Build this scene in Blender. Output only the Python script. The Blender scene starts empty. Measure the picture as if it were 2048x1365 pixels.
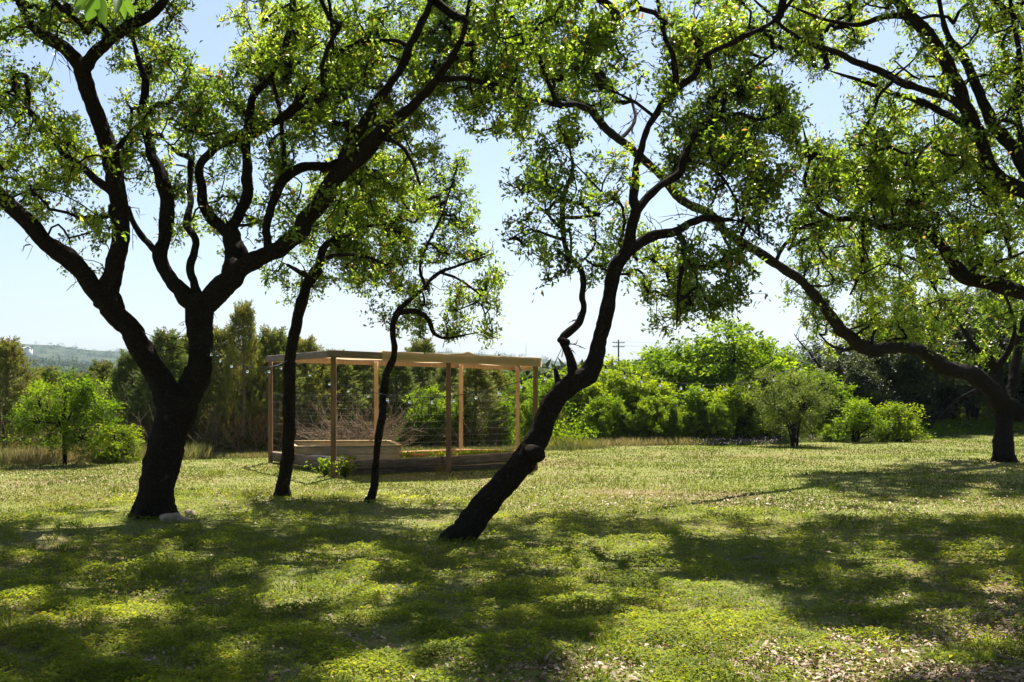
import bpy, math, random
import numpy as np
R = np.random.default_rng(7); random.seed(7)
S = bpy.context.scene
COL = S.collection
PI = math.pi
# ------------------------------------------------------------------ camera, sky, sun
F = 2200.0; HOR = 770.0; EYE = 1.6            # focal length in photo pixels, horizon row, eye height
cam = bpy.data.objects.new('camera', bpy.data.cameras.new('camera')); COL.objects.link(cam)
cam.location = (0, 0, EYE); cam.rotation_euler = (PI/2, 0, 0)
cam.data.sensor_width = 36; cam.data.lens = F/2048*36; cam.data.shift_y = (HOR-682.5)/2048
cam.data.clip_end = 9000; cam.data.clip_start = 0.05
S.camera = cam
SUN_EL = math.radians(60); SUN_AZ = math.radians(9)      # azimuth to the right of +Y
sdir = np.array([math.sin(SUN_AZ)*math.cos(SUN_EL), math.cos(SUN_AZ)*math.cos(SUN_EL), math.sin(SUN_EL)])
W = bpy.data.worlds.new('World'); S.world = W; W.use_nodes = True
nt = W.node_tree; bgn = nt.nodes['Background']
sky = nt.nodes.new('ShaderNodeTexSky'); sky.sky_type = 'NISHITA'; sky.sun_disc = False
sky.sun_elevation = SUN_EL; sky.sun_rotation = SUN_AZ; sky.air_density = 1.0; sky.dust_density = 1.7; sky.ozone_density = 2.6
nt.links.new(sky.outputs[0], bgn.inputs[0]); bgn.inputs[1].default_value = 0.055
sun = bpy.data.objects.new('sun', bpy.data.lights.new('sun', 'SUN')); COL.objects.link(sun)
sun.data.energy = 5.0; sun.data.angle = math.radians(0.53); sun.data.color = (1, 0.94, 0.84)
from mathutils import Vector
sun.rotation_euler = Vector(tuple(sdir)).to_track_quat('Z', 'Y').to_euler()
sun.location = (5, 30, 40)
S.view_settings.view_transform = 'Standard'; S.view_settings.look = 'None'
S.view_settings.exposure = 1.5; S.view_settings.gamma = 1
S.render.engine = 'CYCLES'
S.cycles.max_bounces = 8; S.cycles.transmission_bounces = 6; S.cycles.diffuse_bounces = 4; S.cycles.transparent_max_bounces = 8

# ------------------------------------------------------------------ helpers
def P(px, py, D):
    return np.array([(px-1024)/F*D, D, EYE+(HOR-py)/F*D])
def proj(p):
    p = np.asarray(p); return 1024+F*p[..., 0]/p[..., 1], HOR-F*(p[..., 2]-EYE)/p[..., 1]
def G(px, D, z=0.0):
    return np.array([(px-1024)/F*D, D, z])
def tag(o, label=None, cat=None, group=None, kind=None):
    if label: o['label'] = label
    if cat: o['category'] = cat
    if group: o['group'] = group
    if kind: o['kind'] = kind
    return o
def empty(name, loc=(0, 0, 0), rz=0):
    o = bpy.data.objects.new(name, None); o.location = tuple(float(v) for v in loc); o.rotation_euler = (0, 0, rz); o.empty_display_size = .2
    COL.objects.link(o); return o
def mesh(name, V, Q, mat, parent=None, tone=None, smooth=False):
    V = np.ascontiguousarray(V, dtype=np.float32); Q = np.ascontiguousarray(Q, dtype=np.int32)
    me = bpy.data.meshes.new(name); k = Q.shape[1]
    me.vertices.add(len(V)); me.vertices.foreach_set('co', V.ravel())
    me.loops.add(Q.size); me.loops.foreach_set('vertex_index', Q.ravel())
    me.polygons.add(len(Q)); me.polygons.foreach_set('loop_start', np.arange(len(Q), dtype=np.int32)*k)
    me.polygons.foreach_set('loop_total', np.full(len(Q), k, dtype=np.int32))
    if smooth: me.polygons.foreach_set('use_smooth', np.ones(len(Q), dtype=bool))
    if tone is not None:
        a = me.attributes.new('tone', 'FLOAT', 'POINT'); a.data.foreach_set('value', np.ascontiguousarray(tone, dtype=np.float32))
    me.update(calc_edges=True)
    if isinstance(mat, str): mat = M[mat]
    me.materials.append(mat)
    o = bpy.data.objects.new(name, me); COL.objects.link(o)
    if parent is not None:
        o.parent = parent
        loc = np.array(parent.location) if parent.type == 'EMPTY' else np.zeros(3)
        if parent.type == 'EMPTY' and loc.any():
            # geometry given in world space: keep it there
            V2 = V-loc.astype(np.float32); me.vertices.foreach_set('co', V2.ravel()); me.update()
    return o
class MB:
    """collects quads"""
    def __init__(s): s.V = []; s.Q = []; s.T = []; s.n = 0
    def add(s, V, Q, T=None):
        V = np.asarray(V, dtype=float); s.V.append(V); s.Q.append(np.asarray(Q)+s.n)
        s.T.append(np.full(len(V), 0.5) if T is None else np.broadcast_to(np.asarray(T, dtype=float), (len(V),))); s.n += len(V)
    def box(s, c, size, rz=0, axes=None):
        h = np.array(size)/2
        v = np.array([[x, y, z] for x in (-1, 1) for y in (-1, 1) for z in (-1, 1)])*h
        if axes is not None: v = v@np.array(axes)
        elif rz: c_, s_ = math.cos(rz), math.sin(rz); v = v@np.array([[c_, s_, 0], [-s_, c_, 0], [0, 0, 1]])
        s.add(v+np.array(c), [[0, 1, 3, 2], [4, 6, 7, 5], [0, 4, 5, 1], [2, 3, 7, 6], [0, 2, 6, 4], [1, 5, 7, 3]])
    def beam(s, a, b, w, h, bev=0.0):
        """board from a to b, w across, h tall (axis z-ish)"""
        a = np.array(a, float); b = np.array(b, float); d = b-a; L = np.linalg.norm(d); d /= L
        u = np.array([0, 0, 1.]) if abs(d[2]) < .9 else np.array([0, 1., 0])
        side = np.cross(d, u); side /= np.linalg.norm(side); up = np.cross(side, d)
        n = max(2, int(L/.25)+1); Vs = []
        prof = [(-1, -.8), (-.8, -1), (.8, -1), (1, -.8), (1, .8), (.8, 1), (-.8, 1), (-1, .8)]
        for i in range(n):
            t = i/(n-1); c = a+d*L*t; jw = 1+.03*R.normal(); 
            for (x, y) in prof: Vs.append(c+side*x*w/2*jw+up*y*h/2*(1+.015*R.normal()))
        Q = []
        for i in range(n-1):
            for k in range(8): Q.append([i*8+k, i*8+(k+1) % 8, (i+1)*8+(k+1) % 8, (i+1)*8+k])
        m = len(Vs)
        for o_ in (0, (n-1)*8): Q += [[o_+0, o_+1, o_+6, o_+7], [o_+1, o_+2, o_+5, o_+6], [o_+2, o_+3, o_+4, o_+5]]
        s.add(Vs, Q)
    def tube(s, pts, rad, n=8, noise=0.0, step=None, T=None, seed=0):
        V, Q = tube(pts, rad, n, noise, step, seed); s.add(V, Q, T)
    def build(s, name, mat, parent=None, smooth=False):
        return mesh(name, np.concatenate(s.V), np.concatenate(s.Q), mat, parent, np.concatenate(s.T), smooth)
def vnoise(p, seed=0):
    """cheap 3D value noise in 0..1"""
    p = np.asarray(p, float); i = np.floor(p).astype(np.int64); f = p-i; f = f*f*(3-2*f)
    def h(a, b, c):
        n = (a*73856093) ^ (b*19349663) ^ (c*83492791) ^ (seed*2654435+11); n = (n ^ (n >> 13))*1274126177; return ((n ^ (n >> 16)) & 0xffff)/65535.0
    r = 0
    for dx in (0, 1):
        for dy in (0, 1):
            for dz in (0, 1):
                w = (f[..., 0] if dx else 1-f[..., 0])*(f[..., 1] if dy else 1-f[..., 1])*(f[..., 2] if dz else 1-f[..., 2])
                r = r+w*h(i[..., 0]+dx, i[..., 1]+dy, i[..., 2]+dz)
    return r
def n2(x, y, s=1.0, seed=0):
    x = np.asarray(x, float); y = np.asarray(y, float)
    p = np.stack([x/s, y/s, np.zeros_like(x)], -1)
    return .6*vnoise(p, seed)+.4*vnoise(p*2.3+7.7, seed+1)
def resample(pts, rad, step):
    pts = np.asarray(pts, float); rad = np.asarray(rad, float); out = []; ro = []
    n = len(pts)
    ext = np.vstack([2*pts[0]-pts[1], pts, 2*pts[-1]-pts[-2]])
    for i in range(n-1):
        p0, p1, p2, p3 = ext[i:i+4]; L = np.linalg.norm(p2-p1); k = max(1, int(round(L/step)))
        t = np.arange(k)/k; t = t[:, None]
        out.append(.5*((2*p1)+(-p0+p2)*t+(2*p0-5*p1+4*p2-p3)*t**2+(-p0+3*p1-3*p2+p3)*t**3))
        ro.append(rad[i]+(rad[i+1]-rad[i])*(np.arange(k)/k))
    out.append(pts[-1:]); ro.append(rad[-1:])
    return np.concatenate(out), np.concatenate(ro)
def tube(pts, rad, n=8, noise=0.0, step=None, seed=0, cap=True):
    pts = np.asarray(pts, float); rad = np.asarray(rad, float)
    if step: pts, rad = resample(pts, rad, step)
    if cap:                                               # round off both ends
        d0 = pts[0]-pts[1]; d1 = pts[-1]-pts[-2]
        d0 /= np.linalg.norm(d0)+1e-9; d1 /= np.linalg.norm(d1)+1e-9
        pts = np.vstack([pts[0]+d0*rad[0]*.25, pts, pts[-1]+d1*rad[-1]*.35]); rad = np.concatenate([[rad[0]*.02], rad, [rad[-1]*.02]])
    T = np.gradient(pts, axis=0); T /= np.linalg.norm(T, axis=1)[:, None]+1e-9
    u = np.cross(T[0], [0.31, .17, .93]); u /= np.linalg.norm(u); U = [u]
    for i in range(1, len(pts)):
        u = u-T[i]*np.dot(u, T[i]); u /= np.linalg.norm(u)+1e-9; U.append(u)
    U = np.array(U); B = np.cross(T, U)
    a = np.arange(n)/n*2*PI
    dirs = U[:, None, :]*np.cos(a)[None, :, None]+B[:, None, :]*np.sin(a)[None, :, None]
    r = np.repeat(rad[:, None], n, 1)
    if noise:
        base = pts[:, None, :]+dirs*r[..., None]
        rr = np.maximum(rad, .02)[:, None, None]
        lump = vnoise(base*3.0/1.0+seed, 3)-.5+.5*(vnoise(base*9.0+seed, 5)-.5)
        # furrowed bark: ridges running along the limb
        ang = np.repeat(a[None, :], len(pts), 0); sl = np.concatenate([[0], np.cumsum(np.linalg.norm(np.diff(pts, axis=0), axis=1))])
        fq = np.maximum(2.5, 0.5*n/PI)
        ridge = vnoise(np.stack([np.cos(ang)*rad[:, None]*38, np.sin(ang)*rad[:, None]*38, np.repeat(sl[:, None]*9, n, 1)], -1)+seed, 9)-.5
        fine = vnoise(base*24+seed, 13)-.5
        r = r*(1+noise*lump)+np.minimum(.030, rad*.20)[:, None]*ridge*(noise > 0)+np.minimum(.022, rad*.14)[:, None]*fine*(noise > 0)
    V = (pts[:, None, :]+dirs*r[..., None]).reshape(-1, 3)
    m = len(pts); i = np.arange(m-1)[:, None]*n; k = np.arange(n)[None, :]; k2 = (k+1) % n
    Q = np.stack([i+k, i+k2, i+n+k2, i+n+k], -1).reshape(-1, 4)
    return V, Q
def tubes_fast(segs, n=4):
    """many short chains, all with the same number of points: P (C,m,3), r (C,m)"""
    Pp, r = segs; C, m, _ = Pp.shape
    T = np.gradient(Pp, axis=1); T /= np.linalg.norm(T, axis=2)[..., None]+1e-9
    ref = np.array([.31, .17, .93]); U = np.cross(T, ref); U /= np.linalg.norm(U, axis=2)[..., None]+1e-9; B = np.cross(T, U)
    a = np.arange(n)/n*2*PI
    V = Pp[:, :, None, :]+(U[:, :, None, :]*np.cos(a)[:, None]+B[:, :, None, :]*np.sin(a)[:, None])*r[:, :, None, None]
    c = np.arange(C)[:, None, None]*m*n; i = np.arange(m-1)[None, :, None]*n; k = np.arange(n)[None, None, :]; k2 = (k+1) % n
    Q = np.stack([c+i+k, c+i+k2, c+i+n+k2, c+i+n+k], -1).reshape(-1, 4)
    return V.reshape(-1, 3), Q
def unit(v): return v/(np.linalg.norm(v, axis=-1, keepdims=True)+1e-9)
def kites(p, d, L, Wd, fold=.25, up=None):
    """leaf shaped quads at p (N,3) along d, length L, width Wd"""
    N = len(p); d = unit(d); q = R.normal(size=(N, 3)) if up is None else up+R.normal(size=(N, 3))*.35
    s = unit(np.cross(d, q)); nrm = np.cross(s, d)
    L = np.broadcast_to(L, (N,))[:, None]; Wd = np.broadcast_to(Wd, (N,))[:, None]
    V = np.stack([p, p+d*L*.5+s*Wd/2+nrm*Wd*fold, p+d*L-nrm*L*.08, p+d*L*.5-s*Wd/2+nrm*Wd*fold], 1).reshape(-1, 3)
    return V, np.arange(N*4).reshape(-1, 4)

# ------------------------------------------------------------------ materials
M = {}
def mat(name):
    m = bpy.data.materials.new(name); m.use_nodes = True; M[name] = m; t = m.node_tree
    b = t.nodes['Principled BSDF']; return m, t, b
def ramp(t, src, stops):
    r = t.nodes.new('ShaderNodeValToRGB'); e = r.color_ramp.elements
    while len(e) < len(stops): e.new(.5)
    for k, (p, c) in enumerate(stops): e[k].position = p; e[k].color = (*c, 1)
    t.links.new(src, r.inputs[0]); return r.outputs[0]
def noise(t, scale, detail=4, rough=.6, vec=None, dist=0):
    n = t.nodes.new('ShaderNodeTexNoise'); n.inputs['Scale'].default_value = scale; n.inputs['Detail'].default_value = detail
    n.inputs['Roughness'].default_value = rough; n.inputs['Distortion'].default_value = dist
    if vec is not None: t.links.new(vec, n.inputs['Vector'])
    return n.outputs['Fac']
def objco(t, scale=(1, 1, 1)):
    c = t.nodes.new('ShaderNodeTexCoord'); mp = t.nodes.new('ShaderNodeMapping'); mp.inputs['Scale'].default_value = scale
    t.links.new(c.outputs['Object'], mp.inputs[0]); return mp.outputs[0]
def geopos(t):
    g = t.nodes.new('ShaderNodeNewGeometry'); return g.outputs['Position']
def bump(t, b, h, strength=.5, dist=.02):
    n = t.nodes.new('ShaderNodeBump'); n.inputs['Strength'].default_value = strength; n.inputs['Distance'].default_value = dist
    t.links.new(h, n.inputs['Height']); t.links.new(n.outputs[0], b.inputs['Normal'])
def mixc(t, a, b, fac, mode='MIX'):
    x = t.nodes.new('ShaderNodeMix'); x.data_type = 'RGBA'; x.blend_type = mode
    for s_, v in ((x.inputs[6], a), (x.inputs[7], b)):
        if isinstance(v, tuple): s_.default_value = (*v, 1)
        else: t.links.new(v, s_)
    if isinstance(fac, float): x.inputs[0].default_value = fac
    else: t.links.new(fac, x.inputs[0])
    return x.outputs[2]
def leafmat(name, stops, trans=.45, tcol=(1.6, 1.5, .6), rough=.5, spec=.35, nscale=0, objvar=0):
    m, t, b = mat(name)
    a = t.nodes.new('ShaderNodeAttribute'); a.attribute_name = 'tone'
    col = ramp(t, a.outputs['Fac'], stops)
    if nscale:
        f = noise(t, nscale, 2, .5, geopos(t)); col = mixc(t, col, ramp(t, f, [(.35, (.55, .6, .45)), (.65, (1.25, 1.2, 1.15))]), 1.0, 'MULTIPLY')
    if objvar:
        oi = t.nodes.new('ShaderNodeObjectInfo'); col = mixc(t, col, ramp(t, oi.outputs['Random'], [(0, (.72, .8, .7)), (.5, (1, 1, 1)), (1, (1.25, 1.1, .9))]), 1.0, 'MULTIPLY')
    t.links.new(col, b.inputs['Base Color']); b.inputs['Roughness'].default_value = rough; b.inputs['Specular IOR Level'].default_value = spec
    tr = t.nodes.new('ShaderNodeBsdfTranslucent'); t.links.new(mixc(t, col, tcol, 1.0, 'MULTIPLY'), tr.inputs[0])
    mx = t.nodes.new('ShaderNodeMixShader'); mx.inputs[0].default_value = trans
    t.links.new(b.outputs[0], mx.inputs[1]); t.links.new(tr.outputs[0], mx.inputs[2])
    t.links.new(mx.outputs[0], t.nodes['Material Output'].inputs['Surface']); return m
leafmat('oak_leaf', [(0, (.036, .068, .010)), (.35, (.095, .155, .018)), (.7, (.20, .280, .028)), (.95, (.33, .35, .05)), (1, (.22, .12, .04))], trans=.60, tcol=(2.1, 2.05, .95), rough=.36, spec=.4)
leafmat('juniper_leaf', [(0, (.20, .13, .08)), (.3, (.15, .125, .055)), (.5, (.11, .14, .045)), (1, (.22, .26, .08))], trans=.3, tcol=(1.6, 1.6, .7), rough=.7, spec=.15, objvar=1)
leafmat('bush_leaf', [(0, (.035, .065, .008)), (.5, (.105, .175, .014)), (1, (.21, .29, .02))], trans=.45, tcol=(2.1, 2.0, .5), rough=.6, spec=.08, objvar=1)
leafmat('olive_leaf', [(0, (.05, .07, .015)), (.5, (.11, .15, .03)), (1, (.20, .24, .06))], trans=.4, tcol=(1.7, 1.7, .7), rough=.6, spec=.1)
leafmat('shaded_leaf', [(0, (.012, .022, .006)), (.5, (.032, .052, .014)), (1, (.08, .105, .035))], trans=.4, tcol=(1.5, 1.5, .7), rough=.5, objvar=1)  # shade of the dense canopies is put into this darker leaf colour
leafmat('cover_leaf', [(0, (.055, .09, .010)), (.45, (.15, .205, .018)), (.8, (.28, .32, .03)), (1, (.30, .23, .07))], trans=.45, tcol=(1.9, 1.75, .5), rough=.6, spec=.12, nscale=1.6)
leafmat('grass_blade', [(0, (.085, .125, .018)), (.4, (.12, .16, .026)), (.75, (.16, .175, .042)), (1, (.24, .195, .10))], trans=.4, tcol=(1.6, 1.5, .6), rough=.7, spec=.12, nscale=.5)
leafmat('tall_grass', [(0, (.07, .12, .03)), (.35, (.16, .18, .06)), (.6, (.33, .27, .13)), (1, (.42, .30, .20))], trans=.35, tcol=(1.2, 1.15, .8), rough=.7)
leafmat('dead_leaf', [(0, (.09, .055, .03)), (.5, (.24, .155, .09)), (1, (.46, .35, .23))], trans=.12, tcol=(1.2, 1, .7), rough=.55)
leafmat('petal', [(0, (.24, .17, .34)), (.6, (.38, .28, .44)), (1, (.62, .50, .56))], trans=.3, tcol=(1, 1, 1), rough=.6)
leafmat('near_leaf', [(0, (.05, .11, .02)), (1, (.11, .19, .03))], trans=.4, tcol=(1.7, 1.7, .7), rough=.35)
leafmat('yucca_leaf', [(0, (.10, .13, .03)), (1, (.28, .27, .07))], trans=.2, rough=.5)
leafmat('far_leaf', [(0, (.022, .035, .014)), (.5, (.042, .060, .022)), (1, (.09, .115, .04))], trans=.25, tcol=(1.4, 1.4, .7), rough=.8, spec=.1)
def bark(name, dark, mid, light, spec=.15):
    m, t, b = mat(name); v = geopos(t)
    f = noise(t, 5, 6, .7, v); g = noise(t, 34, 4, .7, v)
    c = ramp(t, g, [(.3, dark), (.6, mid), (.8, light)])
    lich = ramp(t, f, [(.62, (0, 0, 0)), (.72, (.6, .6, .6))])
    c = mixc(t, c, light, lich); t.links.new(c, b.inputs['Base Color'])
    b.inputs['Roughness'].default_value = .9; b.inputs['Specular IOR Level'].default_value = spec
    bump(t, b, g, .9, .03); return m
bark('oak_bark', (.008, .0055, .004), (.026, .019, .0135), (.085, .070, .052), .04)
bark('pale_bark', (.010, .008, .006), (.028, .022, .017), (.09, .08, .065), .08)
bark('twig_bark', (.010, .008, .006), (.026, .020, .015), (.06, .05, .04), .05)
bark('brush_wood', (.12, .085, .055), (.26, .19, .13), (.42, .34, .26))
bark('cut_wood', (.10, .06, .03), (.24, .15, .08), (.35, .24, .14))
def wood(name, a, b_, c, sc=(1, 1, 1), rough=.8):
    m, t, b = mat(name); v = objco(t, sc)
    f = noise(t, 6, 5, .65, v, .6); g = noise(t, 1.3, 3, .6, objco(t))
    col = ramp(t, f, [(.25, a), (.5, b_), (.75, c)])
    col = mixc(t, col, ramp(t, g, [(.3, (.7, .7, .7)), (.7, (1.15, 1.12, 1.1))]), 1.0, 'MULTIPLY')
    t.links.new(col, b.inputs['Base Color']); b.inputs['Roughness'].default_value = rough; b.inputs['Specular IOR Level'].default_value = .25
    bump(t, b, f, .4, .01); return m
wood('backlit_post_wood', (.11, .06, .032), (.19, .11, .06), (.27, .17, .10), (6, 6, .5))  # front posts are backlit; that shade is put into the darker wood colour
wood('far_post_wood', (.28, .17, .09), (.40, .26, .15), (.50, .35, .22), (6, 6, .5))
wood('beam_wood', (.10, .075, .06), (.17, .13, .105), (.25, .20, .16), (.7, .7, 7))
wood('sleeper_wood', (.07, .048, .034), (.15, .105, .07), (.33, .26, .20), (.8, .8, 6), .9)
wood('red_sleeper_wood', (.20, .09, .04), (.34, .17, .08), (.50, .34, .22), (.8, .8, 6), .9)
wood('box_wood', (.30, .21, .10), (.44, .32, .17), (.55, .42, .25), (.7, .7, 7))
wood('grey_board', (.30, .28, .27), (.42, .40, .39), (.6, .58, .56), (5, 1, 1))
wood('orange_board', (.35, .14, .06), (.45, .2, .09), (.55, .27, .13), (5, 1, 1))
m, t, b = mat('canvas')
col = ramp(t, noise(t, 3, 4, .6, objco(t)), [(.3, (.42, .31, .17)), (.7, (.55, .43, .26))])
t.links.new(col, b.inputs['Base Color']); b.inputs['Roughness'].default_value = .9
tr = t.nodes.new('ShaderNodeBsdfTranslucent'); tr.inputs[0].default_value = (.62, .47, .29, 1)
mx = t.nodes.new('ShaderNodeMixShader'); mx.inputs[0].default_value = .45; t.links.new(b.outputs[0], mx.inputs[1]); t.links.new(tr.outputs[0], mx.inputs[2]); t.links.new(mx.outputs[0], t.nodes['Material Output'].inputs['Surface'])
wv = noise(t, 60, 2, .5, objco(t)); bump(t, b, wv, .2, .004)
def plain(name, c, rough=.5, metal=0, var=.12):
    m, t, b = mat(name); col = ramp(t, noise(t, 8, 4, .6, objco(t)), [(.3, tuple(x*(1-var) for x in c)), (.7, tuple(min(1, x*(1+var)) for x in c))])
    t.links.new(col, b.inputs['Base Color']); b.inputs['Roughness'].default_value = rough; b.inputs['Metallic'].default_value = metal; return m
plain('wire', (.10, .09, .08), .7, .0); plain('black_rubber', (.015, .015, .015), .5)
plain('white_paint', (.80, .80, .78), .5, 0, .05); plain('roof_grey', (.35, .36, .38), .6); plain('window_dark', (.03, .035, .04), .1)
plain('pole_wood', (.09, .075, .06), .9); plain('mast_metal', (.35, .35, .36), .5, .3); plain('insulator', (.35, .36, .38), .2)
m, t, b = mat('bulb_glass'); b.inputs['Base Color'].default_value = (.95, .97, 1, 1); b.inputs['Roughness'].default_value = .03; b.inputs['Transmission Weight'].default_value = 1; b.inputs['IOR'].default_value = 1.45
col = ramp(t, noise(t, 30, 2, .5, objco(t)), [(.3, (.9, .93, .96)), (.7, (1, 1, 1))]); t.links.new(col, b.inputs['Base Color'])
m, t, b = mat('limestone'); f = noise(t, 9, 6, .7, objco(t))
t.links.new(ramp(t, f, [(.3, (.20, .14, .09)), (.55, (.38, .29, .20)), (.75, (.52, .44, .34))]), b.inputs['Base Color']); b.inputs['Roughness'].default_value = .95; bump(t, b, f, .8, .03)
# ground: thin turf over brown soil
m, t, b = mat('ground'); v = geopos(t)
f = noise(t, .35, 5, .6, v); g = noise(t, 22, 5, .75, v); h = noise(t, 3, 4, .6, v)
green = ramp(t, g, [(.3, (.09, .115, .030)), (.55, (.15, .17, .05)), (.75, (.22, .21, .09))])
brown = ramp(t, g, [(.3, (.09, .06, .035)), (.55, (.20, .14, .09)), (.72, (.36, .27, .18))])
c = mixc(t, green, brown, ramp(t, f, [(.48, (.15, .15, .15)), (.66, (.8, .8, .8))]))
c = mixc(t, c, ramp(t, h, [(.3, (.8, .85, .75)), (.7, (1.15, 1.1, 1.0))]), 1.0, 'MULTIPLY')
t.links.new(c, b.inputs['Base Color']); b.inputs['Roughness'].default_value = 1; b.inputs['Specular IOR Level'].default_value = .05; bump(t, b, g, .35, .02)
m, t, b = mat('hill_scrub'); v = geopos(t)
g = noise(t, .05, 8, .75, v)
t.links.new(ramp(t, g, [(.35, (.02, .03, .014)), (.5, (.04, .055, .024)), (.65, (.08, .09, .045))]), b.inputs['Base Color']); b.inputs['Roughness'].default_value = 1; b.inputs['Specular IOR Level'].default_value = 0

# ------------------------------------------------------------------ ground and hills
def gz(x, y):
    x = np.asarray(x, float); y = np.asarray(y, float)
    z = .10*(n2(x, y, 3.0, 4)-.5)+.03*(n2(x, y, .6, 8)-.5)
    drop = np.clip((y-44)/90, 0, 1); drop = drop*drop*(3-2*drop)
    left = np.clip((-x-9)/30, 0, 1)*np.clip((y-26)/30, 0, 1)
    return z-15*drop-4*left*(1-drop)
def grid(name, xs, ys, zf, mt, kind='structure'):
    X, Y = np.meshgrid(xs, ys); Z = zf(X, Y); V = np.stack([X, Y, Z], -1).reshape(-1, 3)
    nx, ny = len(xs), len(ys); i = np.arange(ny-1)[:, None]*nx; k = np.arange(nx-1)[None, :]
    Q = np.stack([i+k, i+k+1, i+nx+k+1, i+nx+k], -1).reshape(-1, 4)
    o = mesh(name, V, Q, mt, smooth=True); o['kind'] = kind; return o
xs = np.concatenate([[-400, -200, -100, -60, -45], np.arange(-35, 35.1, .25), [45, 60, 100, 200, 400]])
ys = np.concatenate([[-60, -20, -5, 0], np.arange(2, 45, .25), np.arange(46, 146, 4), [150.]])
grid('ground', xs, ys, gz, 'ground')
SKY = np.array([(-900, 640), (-200, 676), (0, 686), (60, 689), (110, 690), (170, 699), (230, 703), (400, 712), (700, 716), (880, 704), (960, 708), (1028, 713), (1083, 717), (1132, 725), (1220, 735), (1400, 738), (1560, 716), (1700, 712), (2100, 700), (2900, 690)])
def hz(px, D):
    s = 1.6+(HOR-np.interp(px, SKY[:, 0], SKY[:, 1]))/F*1500
    t = np.clip((D-150)/1350, 0, 1)
    base = -15+(s+15)*t**1.7
    b2 = 16*np.exp(-((px-60)/330.)**2-((D-620)/170.)**2)       # nearer wooded rise on the left
    nn = n2(px*D/F, D, 90, 3)-.5
    far = np.clip((D-1500)/1500, 0, 1)
    return base-far*(s+40)+b2+nn*10*np.clip((D-200)/300, 0, 1)*(D < 1450)+nn*3*(D >= 1450)
pxs = np.linspace(-1500, 3500, 260); Ds = np.concatenate([np.linspace(146, 900, 60), np.linspace(920, 1700, 50), np.linspace(1800, 3500, 10)])
PX, DD = np.meshgrid(pxs, Ds); V = np.stack([(PX-1024)/F*DD, DD, hz(PX, DD)], -1).reshape(-1, 3)
nx = len(pxs); i = np.arange(len(Ds)-1)[:, None]*nx; k = np.arange(nx-1)[None, :]
mesh('hills', V, np.stack([i+k, i+k+1, i+nx+k+1, i+nx+k], -1).reshape(-1, 4), 'hill_scrub', smooth=True)['kind'] = 'structure'

# ------------------------------------------------------------------ shade wanted on the lawn (where the oaks' crowns must stand between sun and grass)
UP = np.array([(-600, 1080), (0, 1045), (130, 1020), (260, 1003), (420, 988), (600, 994), (800, 1003), (940, 1018), (1000, 1032), (1150, 1024), (1300, 1018), (1400, 1024), (1520, 1048), (1640, 1038), (1720, 1027), (1960, 1040), (2700, 1035)])
LIT = [(427, 1006, 75, 13), (147, 1056, 60, 14), (102, 1090, 30, 10), (325, 1090, 36, 22), (622, 1097, 48, 16), (205, 1155, 50, 14), (210, 1228, 150, 34), (30, 1228, 60, 26), (369, 1153, 45, 14), (470, 1141, 40, 12),
 (650, 1190, 120, 42), (385, 1242, 60, 18), (240, 1318, 80, 16), (495, 1325, 45, 22), (660, 1335, 60, 28), (862, 1046, 60, 15), (735, 1120, 45, 18), (745, 1178, 55, 18), (1170, 1112, 125, 26), (1270, 1180, 150, 28), (1390, 1290, 130, 80), (1320, 1340, 160, 60),
 (790, 1335, 120, 40), (1045, 1066, 85, 9), (1297, 1097, 38, 11), (1440, 1062, 60, 8), (1775, 1140, 95, 24), (1560, 1060, 30, 8), (1985, 1104, 60, 11), (1765, 1202, 50, 13), (1480, 1265, 90, 60), (1640, 1345, 260, 42), (1900, 1250, 50, 16), (1560, 1130, 0, 0),
 (2000, 1180, 45, 12), (1990, 1290, 60, 20), (60, 1330, 0, 0), (1850, 1350, 100, 18), (575, 1258, 30, 10), (930, 1110, 30, 8), (900, 1160, 0, 0)]
def want(x, y, k=1.28):
    """does ground point (x,y) lie in the shade in the photograph?"""
    y = np.maximum(y, .5); px, py = 1024+F*x/y, HOR+F*EYE/y
    px = px+110*(n2(x, y, .5, 15)-.5); py = py+F*EYE/y*.12*(n2(x, y, .42, 17)-.5)*2
    s = py > np.interp(px, UP[:, 0], UP[:, 1])
    for (cx, cy, rx, ry) in LIT:
        if rx: s &= ((px-cx)/(rx*k))**2+((py-cy)/(ry*k))**2 > 1
    s2 = (((px-1870)/260)**2+((py-957)/42)**2 < 1) & (((px-1975)/70)**2+((py-985)/14)**2 > 1)
    s2 |= (px > 1990) & (py > 905) & (py < 1000)
    return s | s2 | (y < 5.0) | ((np.abs(px-1024) > 1150) & (py > 1000)) | (y > 29.5)
def shadow(p): return p[..., 0]-sdir[0]/sdir[2]*p[..., 2], p[..., 1]-sdir[1]/sdir[2]*p[..., 2]

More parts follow.
